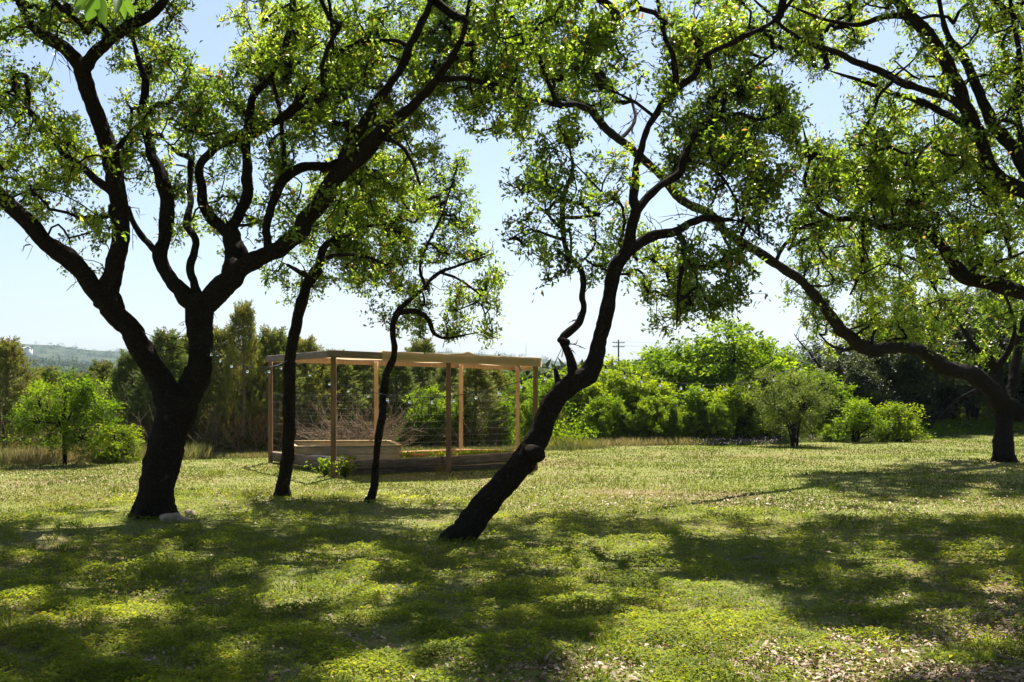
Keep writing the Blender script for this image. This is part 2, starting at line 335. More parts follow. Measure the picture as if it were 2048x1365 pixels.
# ------------------------------------------------------------------ oaks traced limb by limb (photo pixels -> metres at their own depth)
TREES = {}
TREES['A'] = dict(D=13.3, limbs=[
 (-1, 0, [(306, 1046, 92), (308, 1022, 80), (316, 970, 77), (328, 911, 77), (341, 860, 78), (352, 822, 88), (356, 795, 80)]),
 (0, -.6, [(350, 815, 60), (322, 772, 54), (288, 710, 50), (254, 655, 50), (215, 604, 52), (190, 578, 46), (140, 517, 40), (91, 482, 36), (45, 436, 34), (5, 395, 33), (-60, 335, 28), (-140, 250, 22), (-230, 150, 14)]),
 (1, .5, [(208, 600, 46), (226, 548, 42), (243, 477, 40), (238, 409, 38), (228, 345, 38), (218, 309, 40), (204, 254, 34), (182, 200, 32), (166, 150, 34), (148, 116, 28), (113, 86, 26), (73, 60, 22), (50, 27, 18), (25, -30, 14), (0, -110, 8)]),
 (2, -.8, [(167, 140, 28), (195, 100, 28), (236, 68, 26), (282, 41, 24), (318, 14, 20), (350, -40, 16), (370, -120, 10)]),
 (2, 0, [(226, 300, 14), (242, 288, 12), (250, 277, 9)]),
 (2, .8, [(225, 385, 18), (182, 350, 16), (150, 322, 14), (122, 304, 11), (100, 265, 9), (60, 220, 6)]),
 (0, .3, [(360, 812, 60), (390, 768, 60), (402, 715, 47), (400, 660, 51), (402, 620, 58), (408, 600, 56)]),
 (6, .9, [(398, 622, 46), (372, 592, 40), (345, 563, 34), (320, 522, 32), (327, 481, 30), (336, 422, 30), (329, 377, 28), (318, 336, 26), (304, 313, 22), (295, 272, 20), (286, 227, 20), (290, 195, 18), (290, 159, 14), (272, 104, 10), (260, 40, 7)]),
 (7, .4, [(316, 508, 16), (290, 480, 13), (268, 450, 12), (258, 415, 8)]),
 (7, -.4, [(288, 232, 14), (309, 213, 13), (340, 204, 9), (370, 170, 6)]),
 (6, 1.2, [(398, 600, 22), (388, 563, 19), (381, 540, 19), (390, 500, 16), (388, 472, 15), (373, 450, 15), (381, 409, 13), (379, 363, 13), (381, 318, 11), (359, 309, 9), (340, 291, 6)]),
 (6, -1.0, [(405, 615, 54), (431, 586, 52), (462, 555, 48), (500, 527, 42), (536, 509, 38), (581, 486, 36), (613, 440, 36), (645, 400, 36), (668, 362, 36), (697, 330, 38), (736, 293, 34), (772, 254, 26), (818, 218, 22), (859, 177, 20), (886, 141, 18), (913, 100, 14), (927, 68, 11), (936, 18, 9), (950, -60, 6)]),
 (11, -.5, [(875, 160, 13), (922, 157, 12), (977, 168, 8), (1022, 175, 6)]),
 (11, .6, [(690, 325, 28), (700, 288, 26), (723, 254, 22), (745, 213, 20), (777, 173, 18), (804, 132, 18), (822, 86, 18), (845, 41, 16), (863, 0, 13), (880, -70, 9)]),
 (13, .5, [(818, 95, 9), (795, 82, 8), (736, 82, 8), (695, 95, 9), (668, 112, 10)]),
 (11, .7, [(540, 507, 20), (533, 472, 18), (534, 445, 19), (550, 395, 20), (568, 359, 22), (604, 336, 21), (659, 332, 18), (690, 318, 16)]),
 (15, .4, [(566, 362, 12), (568, 318, 10), (563, 254, 9), (560, 225, 8), (550, 182, 8), (545, 160, 7)]),
 (11, .7, [(462, 556, 48), (470, 525, 46), (468, 490, 42), (458, 462, 36)]),
 (17, -.7, [(460, 470, 28), (436, 450, 24), (409, 413, 22), (403, 370, 20), (398, 336, 20), (418, 309, 19), (454, 282, 21), (500, 268, 23), (536, 248, 20), (582, 223, 20), (609, 182, 16), (645, 154, 14), (662, 112, 13), (664, 68, 10), (660, 15, 8), (650, -50, 6)]),
 (17, .6, [(462, 468, 28), (474, 436, 26), (493, 395, 24), (495, 345, 22), (490, 295, 22), (494, 262, 20), (500, 225, 17), (508, 190, 17), (536, 159, 15), (560, 115, 16), (576, 80, 17), (582, 40, 16), (586, -10, 14), (596, -90, 9)]),
 (18, -.6, [(582, 223, 14), (620, 200, 12), (660, 180, 8), (700, 178, 6)]),
 (11, -.4, [(752, 275, 12), (800, 290, 9), (826, 330, 7), (840, 370, 5)]),
 ], crown=[(60, 30, 130, 60, 1.1), (60, 225, 95, 110, 1.1), (70, 360, 120, 80, .9), (170, 460, 75, 50, .35), (150, 545, 60, 25, .15), (150, 330, 60, 60, .5), (250, 30, 110, 50, 1.1), (290, 110, 70, 60, .7),
  (330, 190, 80, 80, 1), (290, 300, 70, 70, .8), (425, 230, 60, 60, 1.1), (420, 330, 100, 80, .7), (360, 430, 80, 50, .4), (540, 60, 90, 80, 1.1), (530, 190, 120, 100, 1.1), (640, 120, 120, 120, 1.1), (710, 50, 110, 70, .9),
  (750, 190, 110, 110, 1.1), (590, 290, 110, 70, .9), (840, 90, 100, 90, 1.1), (470, 430, 50, 50, .45), (570, 410, 70, 80, .55), (430, 490, 35, 35, .35), (700, 390, 80, 70, .8), (800, 300, 75, 80, 1),
  (930, 130, 90, 90, 1.1), (985, 215, 80, 50, .8), (930, 40, 90, 60, 1.1), (340, 590, 28, 14, .2), (1000, 90, 70, 70, 1.0), (-120, 200, 120, 220, .5)])
TREES['B'] = dict(D=15.6, limbs=[
 (-1, .1, [(565, 1000, 44), (567, 975, 32), (573, 930, 30), (577, 890, 30), (578, 842, 27), (578, 779, 27), (580, 715, 25), (586, 683, 25), (593, 652, 24), (600, 612, 24), (617, 565, 24), (636, 536, 24)]),
 (0, .6, [(634, 540, 18), (645, 500, 16), (654, 486, 14), (691, 477, 12), (727, 454, 9), (760, 450, 6)]),
 (1, .8, [(665, 482, 13), (688, 440, 12), (695, 386, 12), (704, 354, 11), (713, 318, 9), (720, 260, 6)]),
 (0, -.5, [(628, 550, 12), (659, 513, 9), (727, 513, 8), (772, 531, 6)]),
 (0, -.5, [(622, 556, 14), (600, 545, 10), (575, 530, 6)])],
 crown=[(590, 560, 55, 42, .7), (660, 480, 70, 60, .8), (740, 470, 80, 80, 1.0), (770, 400, 80, 90, 1.0), (620, 440, 60, 60, .5), (760, 550, 70, 45, .8), (830, 440, 50, 80, .8), (690, 560, 50, 30, .4), (700, 360, 70, 60, .7)])
TREES['C'] = dict(D=14.8, limbs=[
 (-1, .1, [(739, 1012, 26), (742, 995, 19), (749, 969, 17), (752, 921, 16), (757, 874, 16), (765, 826, 17), (768, 779, 17), (774, 747, 16), (787, 715, 15), (789, 693, 14), (786, 674, 13), (787, 645, 13), (796, 625, 13)]),
 (0, -.5, [(796, 626, 12), (836, 623, 12), (859, 645, 11), (866, 664, 9), (890, 677, 6), (930, 670, 4)]),
 (0, .8, [(796, 622, 11), (812, 606, 10), (838, 585, 9), (856, 564, 8), (880, 545, 8), (904, 536, 6), (950, 520, 5)]),
 (2, .6, [(850, 572, 7), (840, 540, 6), (850, 500, 6), (880, 440, 5), (900, 380, 4)]),
 (2, .4, [(880, 545, 7), (920, 560, 5), (960, 590, 4)])],
 crown=[(900, 400, 55, 70, .8), (915, 500, 65, 70, .9), (940, 560, 60, 55, .9), (870, 645, 100, 38, .8), (960, 640, 40, 40, .7), (770, 590, 50, 35, .45), (915, 345, 40, 35, .6), (850, 590, 60, 40, .5), (975, 585, 30, 40, .7)])
TREES['D'] = dict(D=11.4, limbs=[
 (-1, .35, [(868, 1082, 18), (895, 1079, 40), (928, 1066, 64), (962, 1020, 58), (1000, 975, 56), (1034, 938, 55), (1062, 900, 54), (1082, 862, 48), (1096, 825, 46), (1118, 790, 44), (1150, 764, 44), (1176, 750, 44), (1190, 722, 38), (1198, 685, 32), (1210, 640, 31), (1221, 580, 30), (1230, 536, 32), (1254, 500, 29), (1264, 454, 26), (1273, 418, 24)]),
 (0, .9, [(1272, 425, 19), (1295, 395, 18), (1318, 374, 18), (1356, 350, 18), (1368, 318, 16), (1386, 273, 16), (1423, 241, 18), (1445, 204, 14), (1456, 173, 11), (1490, 150, 9), (1530, 120, 6)]),
 (0, .5, [(1268, 400, 19), (1269, 375, 17), (1273, 332, 14), (1286, 282, 13), (1304, 241, 14), (1327, 209, 16), (1350, 177, 16), (1346, 114, 12), (1332, 82, 10), (1320, 30, 8), (1310, -50, 6)]),
 (2, .5, [(1350, 180, 15), (1386, 154, 14), (1409, 114, 12), (1454, 91, 11), (1500, 68, 11), (1550, 40, 9), (1600, -20, 6)]),
 (0, .2, [(1236, 525, 26), (1273, 491, 24), (1309, 472, 22), (1345, 466, 20), (1377, 447, 16), (1409, 437, 15), (1450, 440, 10)]),
 (4, -.3, [(1355, 466, 15), (1368, 490, 13), (1364, 536, 10), (1358, 570, 7), (1355, 620, 4)]),
 (0, .6, [(1150, 760, 28), (1143, 728, 21), (1133, 696, 18), (1124, 676, 18), (1141, 664, 18), (1161, 641, 18), (1167, 617, 15), (1164, 594, 14), (1167, 568, 14), (1162, 542, 13), (1137, 509, 13), (1127, 472, 12), (1125, 431, 12), (1128, 391, 11), (1145, 341, 9), (1140, 300, 6)]),
 (6, 0, [(1134, 684, 15), (1118, 680, 13)]),
 (0, 0, [(1124, 786, 17), (1117, 764, 14), (1111, 738, 8)]),
 (6, .3, [(1127, 480, 8), (1095, 470, 6), (1060, 460, 4), (1020, 478, 3)]),
 (6, -.3, [(1125, 435, 8), (1160, 435, 7), (1200, 430, 4)]),
 (1, .4, [(1372, 320, 10), (1400, 325, 9), (1440, 350, 7), (1470, 400, 5), (1478, 450, 4)]),
 (1, -.4, [(1440, 235, 9), (1480, 228, 8), (1520, 240, 6), (1560, 225, 4)]),
 (2, -.5, [(1310, 235, 8), (1270, 205, 7), (1230, 185, 5), (1205, 175, 3)])],
 crown=[(1090, 350, 75, 55, .9), (1075, 430, 65, 70, 1), (1140, 530, 60, 45, .9), (1180, 400, 85, 90, .9), (1195, 480, 55, 70, .8), (1180, 290, 90, 60, .8), (1250, 130, 110, 90, .9), (1350, 80, 140, 80, 1), (1420, 180, 140, 110, 1),
  (1500, 260, 95, 110, 1.1), (1565, 220, 40, 55, .8), (1330, 270, 90, 80, .6), (1450, 360, 110, 80, .9), (1520, 410, 50, 60, .7), (1490, 60, 100, 60, 1.1), (1320, 540, 65, 75, 1), (1345, 620, 50, 45, .9), (1420, 560, 80, 60, .9), (1430, 490, 70, 40, .6), (1390, 600, 45, 40, .8)])
TREES['E'] = dict(D=22.7, limbs=[
 (-1, 0, [(2007, 932, 56), (2007, 915, 45), (2006, 870, 40), (2008, 830, 44), (2012, 800, 56)]),
 (0, -10.5, [(2008, 812, 44), (1975, 771, 38), (1945, 750, 36), (1912, 741, 34), (1880, 733, 32), (1858, 712, 28), (1830, 698, 25), (1790, 695, 25), (1750, 702, 27), (1718, 692, 28), (1698, 672, 25), (1671, 649, 25), (1655, 622, 22), (1632, 593, 20), (1612, 570, 19), (1584, 549, 20), (1536, 518, 20), (1491, 490, 20), (1450, 463, 20), (1427, 436, 20), (1409, 422, 20), (1363, 400, 19), (1336, 368, 20), (1295, 327, 20), (1254, 291, 18), (1213, 259, 17), (1182, 223, 17), (1150, 209, 15), (1118, 210, 13), (1104, 182, 11), (1086, 136, 10), (1068, 91, 10), (1040, 50, 8), (1000, 10, 6), (960, -50, 5)]),
 (1, -.4, [(1118, 210, 10), (1060, 198, 8), (1020, 205, 6), (960, 185, 4)]),
 (0, 1.5, [(2012, 800, 30), (2027, 761, 24), (2034, 721, 20), (2041, 682, 18), (2060, 600, 15), (2070, 500, 11), (2050, 400, 7)]),
 (0, 1.0, [(2005, 800, 32), (1991, 765, 28), (1991, 735, 25), (1971, 713, 18), (1945, 692, 14), (1925, 655, 10), (1890, 610, 7), (1860, 560, 5)]),
 (4, -1, [(1993, 745, 18), (2005, 720, 15), (2020, 700, 12), (2030, 650, 8), (2010, 590, 5)]),
 (0, -.8, [(2016, 818, 40), (2045, 826, 36), (2100, 815, 32), (2180, 770, 26), (2280, 700, 18), (2360, 600, 10)]),
 (1, .8, [(1720, 690, 10), (1690, 700, 7), (1660, 690, 5), (1640, 670, 4)]),
 (1, .5, [(1440, 450, 9), (1450, 480, 7), (1480, 520, 6), (1520, 550, 4)]),
 (1, -.6, [(1550, 525, 9), (1570, 490, 8), (1610, 450, 5)]),
 (1, 1.0, [(1240, 280, 9), (1270, 240, 7), (1260, 190, 5)])],
 crown=[(1110, 50, 120, 70, 1.1), (1080, 160, 90, 75, .9), (1010, 250, 70, 40, .7), (1180, 150, 70, 70, .8), (1530, 560, 70, 50, .9), (1600, 510, 55, 45, .7), (1640, 610, 40, 50, .6), (1760, 610, 130, 75, 1.1), (1850, 630, 100, 70, 1.1),
  (1700, 530, 100, 70, 1), (1910, 680, 90, 50, .8), (2000, 650, 70, 80, .9), (1655, 680, 35, 30, .8), (1800, 530, 100, 60, .8), (1950, 560, 90, 70, .9), (1750, 660, 90, 30, .7), (1900, 400, 120, 90, .5), (1760, 400, 120, 90, .6), (2120, 500, 120, 200, .5), (2250, 700, 100, 80, .5)])
TREES['F'] = dict(D=13.6, limbs=[
 (-1, 0, [(2330, 1040, 110), (2325, 1000, 84), (2300, 900, 78), (2265, 800, 76), (2235, 720, 80), (2215, 660, 70)]),
 (0, .6, [(2225, 690, 46), (2150, 630, 38), (2090, 600, 34), (2036, 586, 32), (1981, 563, 32), (1930, 556, 30), (1904, 522, 27), (1881, 490, 25), (1859, 461, 23), (1809, 454, 20), (1763, 454, 18), (1718, 438, 15), (1672, 438, 12), (1645, 425, 10), (1622, 395, 9), (1609, 359, 8), (1620, 318, 7), (1611, 277, 5)]),
 (1, .4, [(1680, 438, 7), (1640, 445, 7), (1600, 459, 6), (1577, 500, 4)]),
 (1, .3, [(1727, 440, 12), (1727, 500, 10), (1720, 548, 7), (1700, 590, 4)]),
 (0, -.6, [(2215, 660, 54), (2160, 500, 44), (2110, 410, 40), (2048, 380, 36), (2004, 360, 32), (1972, 318, 28), (1959, 268, 27), (1940, 227, 30), (1920, 182, 27), (1890, 118, 27), (1854, 68, 26), (1822, 32, 23), (1796, 10, 19), (1770, -40, 14), (1720, -110, 8)]),
 (4, -.6, [(1942, 232, 18), (1905, 200, 16), (1854, 182, 14), (1800, 163, 16), (1754, 141, 16), (1709, 123, 14), (1672, 104, 12), (1627, 91, 10), (1580, 66, 8), (1530, 20, 6)]),
 (4, .5, [(1952, 262, 17), (1930, 250, 16), (1881, 222, 14), (1831, 200, 12), (1780, 185, 10), (1740, 168, 9), (1690, 152, 6)]),
 (4, .3, [(1826, 36, 15), (1785, 33, 14), (1754, 38, 13), (1718, 50, 10), (1650, 40, 7), (1600, 20, 5)]),
 (4, 1.0, [(2080, 395, 34), (2048, 335, 30), (2022, 291, 29), (1990, 256, 28), (1965, 204, 22), (1942, 145, 20), (1922, 109, 18), (1895, 70, 14), (1880, 10, 10), (1870, -60, 7)]),
 (8, .4, [(2046, 330, 18), (2041, 272, 16), (2031, 204, 14), (2041, 136, 12), (2034, 80, 10), (2020, 0, 8), (2010, -80, 6)]),
 (5, .2, [(1790, 160, 8), (1760, 190, 7), (1745, 230, 6), (1735, 245, 4)]),
 (1, -.6, [(1820, 455, 9), (1840, 420, 8), (1830, 380, 6), (1810, 330, 4)]),
 (1, .8, [(1930, 556, 12), (1960, 530, 9), (2010, 520, 7), (2060, 500, 5)])],
 crown=[(1700, 330, 110, 75, 1), (1635, 370, 60, 90, .9), (1790, 360, 130, 90, 1), (1900, 400, 110, 90, .9), (2000, 460, 90, 90, 1.1), (1780, 500, 130, 60, .7), (1640, 60, 90, 60, 1.1), (1760, 195, 90, 50, .8), (1850, 150, 90, 70, .7), (1780, 20, 100, 40, .8),
  (1900, 270, 90, 70, .7), (1990, 50, 80, 60, .9), (2025, 160, 55, 90, .9), (1960, 340, 80, 60, .6), (1650, 130, 50, 25, .5), (1620, 450, 50, 60, .8), (2150, 300, 120, 200, .6)])
HOLES = [(128, 190, 24, 60), (425, 95, 48, 62), (28, 98, 24, 34), (1335, 402, 34, 22), (1665, 220, 62, 70), (1800, 92, 34, 24), (1975, 102, 20, 26), (325, 395, 24, 60), (930, 300, 60, 26), (1000, 330, 60, 40), (1245, 182, 22, 22), (960, 420, 20, 80), (1030, 290, 30, 14), (1615, 250, 20, 60),
 (1560, 300, 14, 30), (70, 140, 18, 22), (640, 78, 18, 12), (760, 100, 26, 12), (905, 245, 20, 12), (1060, 300, 22, 12), (1170, 470, 0, 0), (500, 350, 0, 0), (250, 440, 26, 80), (450, 370, 18, 30), (520, 440, 12, 40), (1395, 380, 16, 14), (1230, 430, 14, 20), (1545, 590, 20, 12)]
def inhole(px, py):
    h = np.zeros(np.shape(px), bool)
    for (cx, cy, rx, ry) in HOLES:
        if rx: h |= ((px-cx)/rx)**2+((py-cy)/ry)**2 < 1
    return h

# 1. limbs in 3D
for k, T in TREES.items():
    T['L3'] = []
    for (par, dd, pts) in T['limbs']:
        pts = np.array(pts, float)
        if len(pts) > 4 and 3.5 < pts[-1, 2] < 13:          # taper every limb out to a twig
            e = pts[-1, :2]+(pts[-1, :2]-pts[-2, :2])*.8; pts = np.vstack([pts, [e[0], e[1], 1.6]])
        if par < 0: d0 = T['D']; start = None
        else:
            pp, pD = T['L3'][par]['px'], T['L3'][par]['D']
            j = np.argmin((pp[:, 0]-pts[0, 0])**2+(pp[:, 1]-pts[0, 1])**2); d0 = pD[j]
            if np.hypot(*(pp[j]-pts[0, :2])) > 2.5: pts = np.vstack([[pp[j][0], pp[j][1], pts[0, 2]], pts])
        s = np.concatenate([[0], np.cumsum(np.hypot(np.diff(pts[:, 0]), np.diff(pts[:, 1])))]); s /= s[-1]
        wob = .12*np.sin(s*9+len(T['L3'])*2.1)*(par >= 0)*s
        D = d0+dd*s+wob
        p3 = np.array([P(a, b_, d) for (a, b_, w), d in zip(pts, D)]); r = pts[:, 2]/2/F*D
        # finer pixel polyline for children to look up
        fi = np.linspace(0, len(pts)-1, len(pts)*6); ii = np.arange(len(pts))
        pxf = np.stack([np.interp(fi, ii, pts[:, 0]), np.interp(fi, ii, pts[:, 1])], -1)
        T['L3'].append(dict(p=p3, r=r, px=pxf, D=np.interp(fi, ii, D)))
# 2. twig ends (attractors) inside the crowns, at the depth of the nearest limb
CELL = 40.0; NPER = 4.8
for k, T in TREES.items():
    allpx = np.concatenate([l['px'] for l in T['L3'][(1 if k in 'AEF' else 0):]]); allD = np.concatenate([l['D'] for l in T['L3'][(1 if k in 'AEF' else 0):]])
    out = []
    scale = (13.3/T['D'])**2 if k != 'E' else .75
    for (cx, cy, rx, ry, dn) in T['crown']:
        n = int(PI*rx*ry/CELL**2*NPER*dn/scale**.5)
        for _ in range(n):
            a = R.uniform(0, 2*PI); q = math.sqrt(R.uniform(0, 1)); x = cx+rx*q*math.cos(a)*1.06; y = cy+ry*q*math.sin(a)*1.06
            if inhole(x, y) and R.uniform() < .93: continue
            if vnoise(np.array([x/46., y/46., ord(k)]), 21) < .30 and R.uniform() < .75: continue
            j = np.argmin((allpx[:, 0]-x)**2+(allpx[:, 1]-y)**2); d0 = allD[j]; near_limb = math.hypot(allpx[j, 0]-x, allpx[j, 1]-y) < 34
            for tr_ in range(24):
                sp = {'A': 2.6, 'B': 1.6, 'C': 1.3, 'D': 2.3, 'E': 2.4, 'F': 3.2}[k]
                p = P(x, y, d0+R.uniform(-.75*sp, 1.15*sp)*(.35+.65*R.uniform()))
                if p[2] < 1.2: continue
                if near_limb and p[1] < d0+.12 and R.uniform() < .8: continue
                if bool(want(*shadow(p), 1.5)): out.append(p); break
            else:
                if R.uniform() < .06: out.append(P(x, y, d0+R.uniform(-.8, .8)))
    T['att'] = out
# 3. crown above the picture: where grass is shaded and nothing yet shades it
cs = .22; gx = np.arange(-9, 12, cs); gy = np.arange(5.2, 23, cs)
cov = np.zeros((len(gx), len(gy)))
def cover(p):
    sx, sy = shadow(p); i = int((sx-gx[0])/cs); j = int((sy-gy[0])/cs)
    for a in (-1, 0, 1):
        for b_ in (-1, 0, 1):
            if 0 <= i+a < len(gx) and 0 <= j+b_ < len(gy): cov[i+a, j+b_] += 1 if (a == 0 and b_ == 0) else .45
for T in TREES.values():
    for p in T['att']: cover(p)
limbpts = {k: np.concatenate([resample(l['p'], l['r'], .3)[0] for l in T['L3']]) for k, T in TREES.items() if k in 'ADEF'}
order = [(i, j) for i in range(len(gx)) for j in range(len(gy))]; random.shuffle(order)
nadd = 0
for rep in range(4):
    for (i, j) in order:
        x = gx[i]+R.uniform(0, cs); y = gy[j]+R.uniform(0, cs)
        if cov[i, j] >= 6.6 or not bool(want(x, y)): continue
        if 13 < y < 15.5 and abs(x) > 7: continue
        if y > 16.5 and cov[i, j] >= 7: continue
        ok = True
        for (ex, ey) in ((.16, 0), (-.16, 0), (0, .2), (0, -.2)):
            if not bool(want(x+ex, y+ey)): ok = False
        if not ok and rep < 2: continue
        for _ in range(8):
            h = R.uniform(4.8, 8.2) if y < 15.5 else R.uniform(6.5, 11.5); p = np.array([x, y, 0])+sdir/sdir[2]*h; px, py = proj(p)
            if py < -45: break
        else: continue
        best = min(limbpts, key=lambda k: np.min(np.sum((limbpts[k]-p)**2, 1))*(1.0 if k != 'E' else 1.6))
        if np.min(np.sum((limbpts[best]-p)**2, 1)) > (16 if y < 15.5 else 50): continue
        TREES[best].setdefault('att2', []).append(p); cover(p); nadd += 1
print('attractors', {k: (len(T['att']), len(T.get('att2', []))) for k, T in TREES.items()}, 'added', nadd)
# 4. grow twigs to every attractor, nearest first
def grow(T, seed):
    nodes = []; 
    for l in T['L3'][(1 if len(T['L3']) > 6 else 0):]:
        q, r = resample(l['p'], l['r'], .12)
        st = int(len(q)*.25); nodes.append(q[st:])
    base = np.concatenate(nodes); NB = len(base)
    A = np.array(T['att']+T.get('att2', [])); d = np.array([np.min(np.sum((base-a)**2, 1)) for a in A]); A = A[np.argsort(d)]
    MI = 4
    cap = NB+len(A)*MI; N = np.zeros((cap, 3)); N[:NB] = base; par = np.full(cap, -1); n = NB
    first = np.zeros(len(A), int)
    for i, a in enumerate(A):
        d2 = np.sum((N[:n]-a)**2, 1); j = int(np.argmin(d2)); s = N[j]; v = a-s; L = np.linalg.norm(v)
        first[i] = j; last = j
        off = R.normal(size=3)*L*.13; off2 = R.normal(size=3)*L*.05; off[2] += L*.05
        for m in range(1, MI+1):
            t = m/MI; q = s+v*t+off*math.sin(PI*t)+off2*math.sin(2*PI*t)
            N[n] = q; par[n] = last; last = n; n += 1
    cnt = np.zeros(n); tips = NB+MI*np.arange(len(A))+MI-1
    cnt[tips] += 1
    for i in range(n-1, NB-1, -1):
        if par[i] >= 0: cnt[par[i]] += cnt[i]
    rad = .0055*np.maximum(cnt, 1)**.46
    chains = np.zeros((len(A), MI+1), int); chains[:, 0] = first
    for m in range(MI): chains[:, m+1] = NB+MI*np.arange(len(A))+m
    Pp = N[chains]; r = rad[chains]; r[:, 0] = r[:, 1]*1.1; 
    return Pp, r, A
TW = {}
def leaves_for(A, per, sig, size, rng_tone, seed):
    n = len(A)*per; idx = np.repeat(np.arange(len(A)), per)
    # a few leafy shoots leave every twig end
    ns = 5; sd = unit(R.normal(size=(len(A), ns, 3))+np.array([0, 0, .25])); sl = R.uniform(.10, .26, size=(len(A), ns))*sig/.17
    w = R.integers(0, ns, n); t = R.uniform(.15, 1.05, n)
    p = A[idx]+sd[idx, w]*(sl[idx, w]*t)[:, None]+R.normal(size=(n, 3))*.032
    d = unit(sd[idx, w]*.5+R.normal(size=(n, 3))*.75+np.array([0, 0, .05]))
    L = R.uniform(.7, 1.25, n)*size[0]; Wd = L*size[1]/size[0]*R.uniform(.8, 1.2, n)
    up = np.array([0, 0, 1.0])+R.normal(size=(n, 3))*.7
    V, Q = kites(p, d, L, Wd, .22, up)
    ct = rng_tone[0]+(rng_tone[1]-rng_tone[0])*np.clip(R.normal(.35, .16, len(A))+1.1*(vnoise(A*1.1, 77)-.38), 0, 1)
    tone = np.clip(ct[idx]+R.normal(0, .12, n), 0, .93); brown = R.uniform(size=n) < .025+.10*(vnoise(p*1.3, 55) > .72); tone[brown] = 1.0
    Pp = np.stack([np.repeat(A[:, None, :], ns, 1), A[:, None, :]+sd*sl[..., None]*.5+R.normal(size=sd.shape)*.012, A[:, None, :]+sd*sl[..., None]], 2).reshape(-1, 3, 3)
    r = np.tile(np.array([.0046, .0036, .0016]), (len(Pp), 1))
    return V, Q, np.repeat(tone, 4), Pp, r
INFO = {'A': ('oak_tree', 'large spreading oak with forked trunk on the left, stones at its foot', 58),
        'B': ('oak_tree', 'slender upright oak just right of the big forked oak, trunk overlapping left of pergola', 56),
        'C': ('oak_tree', 'thinnest oak, crooked narrow trunk in front of the middle of the pergola', 54),
        'D': ('oak_tree', 'leaning oak with bent S-shaped trunk in the centre of the lawn', 56),
        'E': ('oak_tree', 'far oak on the right with one very long limb reaching left across the lawn', 52),
        'F': ('oak_tree', 'oak at the right edge whose trunk stands outside the view and limbs hang in', 56)}
for k, T in TREES.items():
    nm, lab, per = INFO[k]; per = int(per*1.15)
    b0 = T['L3'][0]['p'][0]; root = empty(nm, (b0[0], b0[1], float(gz(b0[0], b0[1])))); tag(root, lab, 'oak tree', 'oak trees on the lawn')
    T['root'] = root
    for i, l in enumerate(T['L3']):
        rmax = l['r'].max(); n = 40 if rmax > .12 else (18 if rmax > .05 else 9); st = .028 if rmax > .12 else max(.03, min(.06, rmax*.35))
        p, r = l['p'].copy(), l['r'].copy()*(.90 if rmax > .06 else .95)
        if i == 0: p[0, 2] -= .12
        if i or k in 'BC':
            p, r = resample(p, r, max(.10, rmax*1.1)); jit = R.normal(size=p.shape)*r[:, None]*(.09 if i else .05); jit[0] = 0; p = p+jit
            r = r*(1+.06*R.normal(size=len(r)).clip(-1, 1.6))
        V, Q = tube(p, r, n, .22, st, seed=ord(k)+i*3.3)
        mesh('trunk' if i == 0 else 'limb', V, Q, 'pale_bark' if k in 'EF' else 'oak_bark', root, smooth=True)
    Pp, r, A = grow(T, ord(k))
    V1, Q1 = tubes_fast((Pp, r), 5)
    V, Q, tone, P2, r2 = leaves_for(A, per, .17, (.062, .029) if k != 'E' else (.072, .033), (.15, .8), ord(k))
    A2 = np.array(T.get('att2', []))
    if len(A2):
        V3, Q3, t3, _, _ = leaves_for(A2, 64, .24, (.085, .047), (.15, .8), 5); Q = np.vstack([Q, Q3+len(V)]); V = np.vstack([V, V3]); tone = np.concatenate([tone, t3])
    V2, Q2 = tubes_fast((P2, r2), 3)
    bt = []
    for l in T['L3'][1:]:
        q, rq = resample(l['p'], l['r'], .10); st_ = int(len(q)*.3)
        for a in q[st_:]:
            if R.uniform() < .55:
                L = R.uniform(.12, .5); v = unit(R.normal(size=3)+np.array([0, -.2, -.25]))*L; bt.append([a, a+v*.35+R.normal(size=3)*L*.08, a+v*.7+R.normal(size=3)*L*.10, a+v])
                for _ in range(2):
                    s0 = a+v*R.uniform(.35, .8); v2 = unit(v/L+R.normal(size=3)*.8)*L*R.uniform(.25, .5); bt.append([s0, s0+v2*.35+R.normal(size=3)*L*.04, s0+v2*.7, s0+v2])
    for _ in range(len(A)//2):
        a = A[R.integers(len(A))]; L = R.uniform(.15, .4); v = unit(R.normal(size=3))*L; bt.append([a-v*.5, a-v*.15+R.normal(size=3)*.03, a+v*.2+R.normal(size=3)*.03, a+v*.5])
    V5, Q5 = tubes_fast((np.array(bt), np.tile(np.array([.006, .0045, .0035, .0015]), (len(bt), 1))), 4)
    V2 = np.vstack([V2, V5]); Q2 = np.vstack([Q2, Q5+len(V2)-len(V5)])
    mesh('branches', np.vstack([V1, V2]), np.vstack([Q1, Q2+len(V1)]), 'twig_bark', root)
    mesh('crown', V, Q, 'oak_leaf', root, tone)
for k in 'AEBC':
    T = TREES[k]; b0 = T['L3'][0]['p'][0]; r0 = T['L3'][0]['r'][1]
    for i in range(6):
        a = i*PI/3+R.uniform(-.3, .3); u = np.array([math.cos(a), math.sin(a), 0]); b1 = np.array([b0[0], b0[1], float(gz(b0[0], b0[1]))])
        pts_ = [b1+u*r0*.5+np.array([0, 0, r0*1.1]), b1+u*r0*.78+np.array([0, 0, r0*.4]), b1+u*r0*1.05+np.array([0, 0, .0]), b1+u*r0*1.5+np.array([0, 0, -.06])]
        V, Q = tube(pts_, [r0*.30, r0*.34, r0*.26, r0*.12], 14, .25, .04, seed=i*7.1); mesh('root', V, Q, 'oak_bark', T['root'], smooth=True)
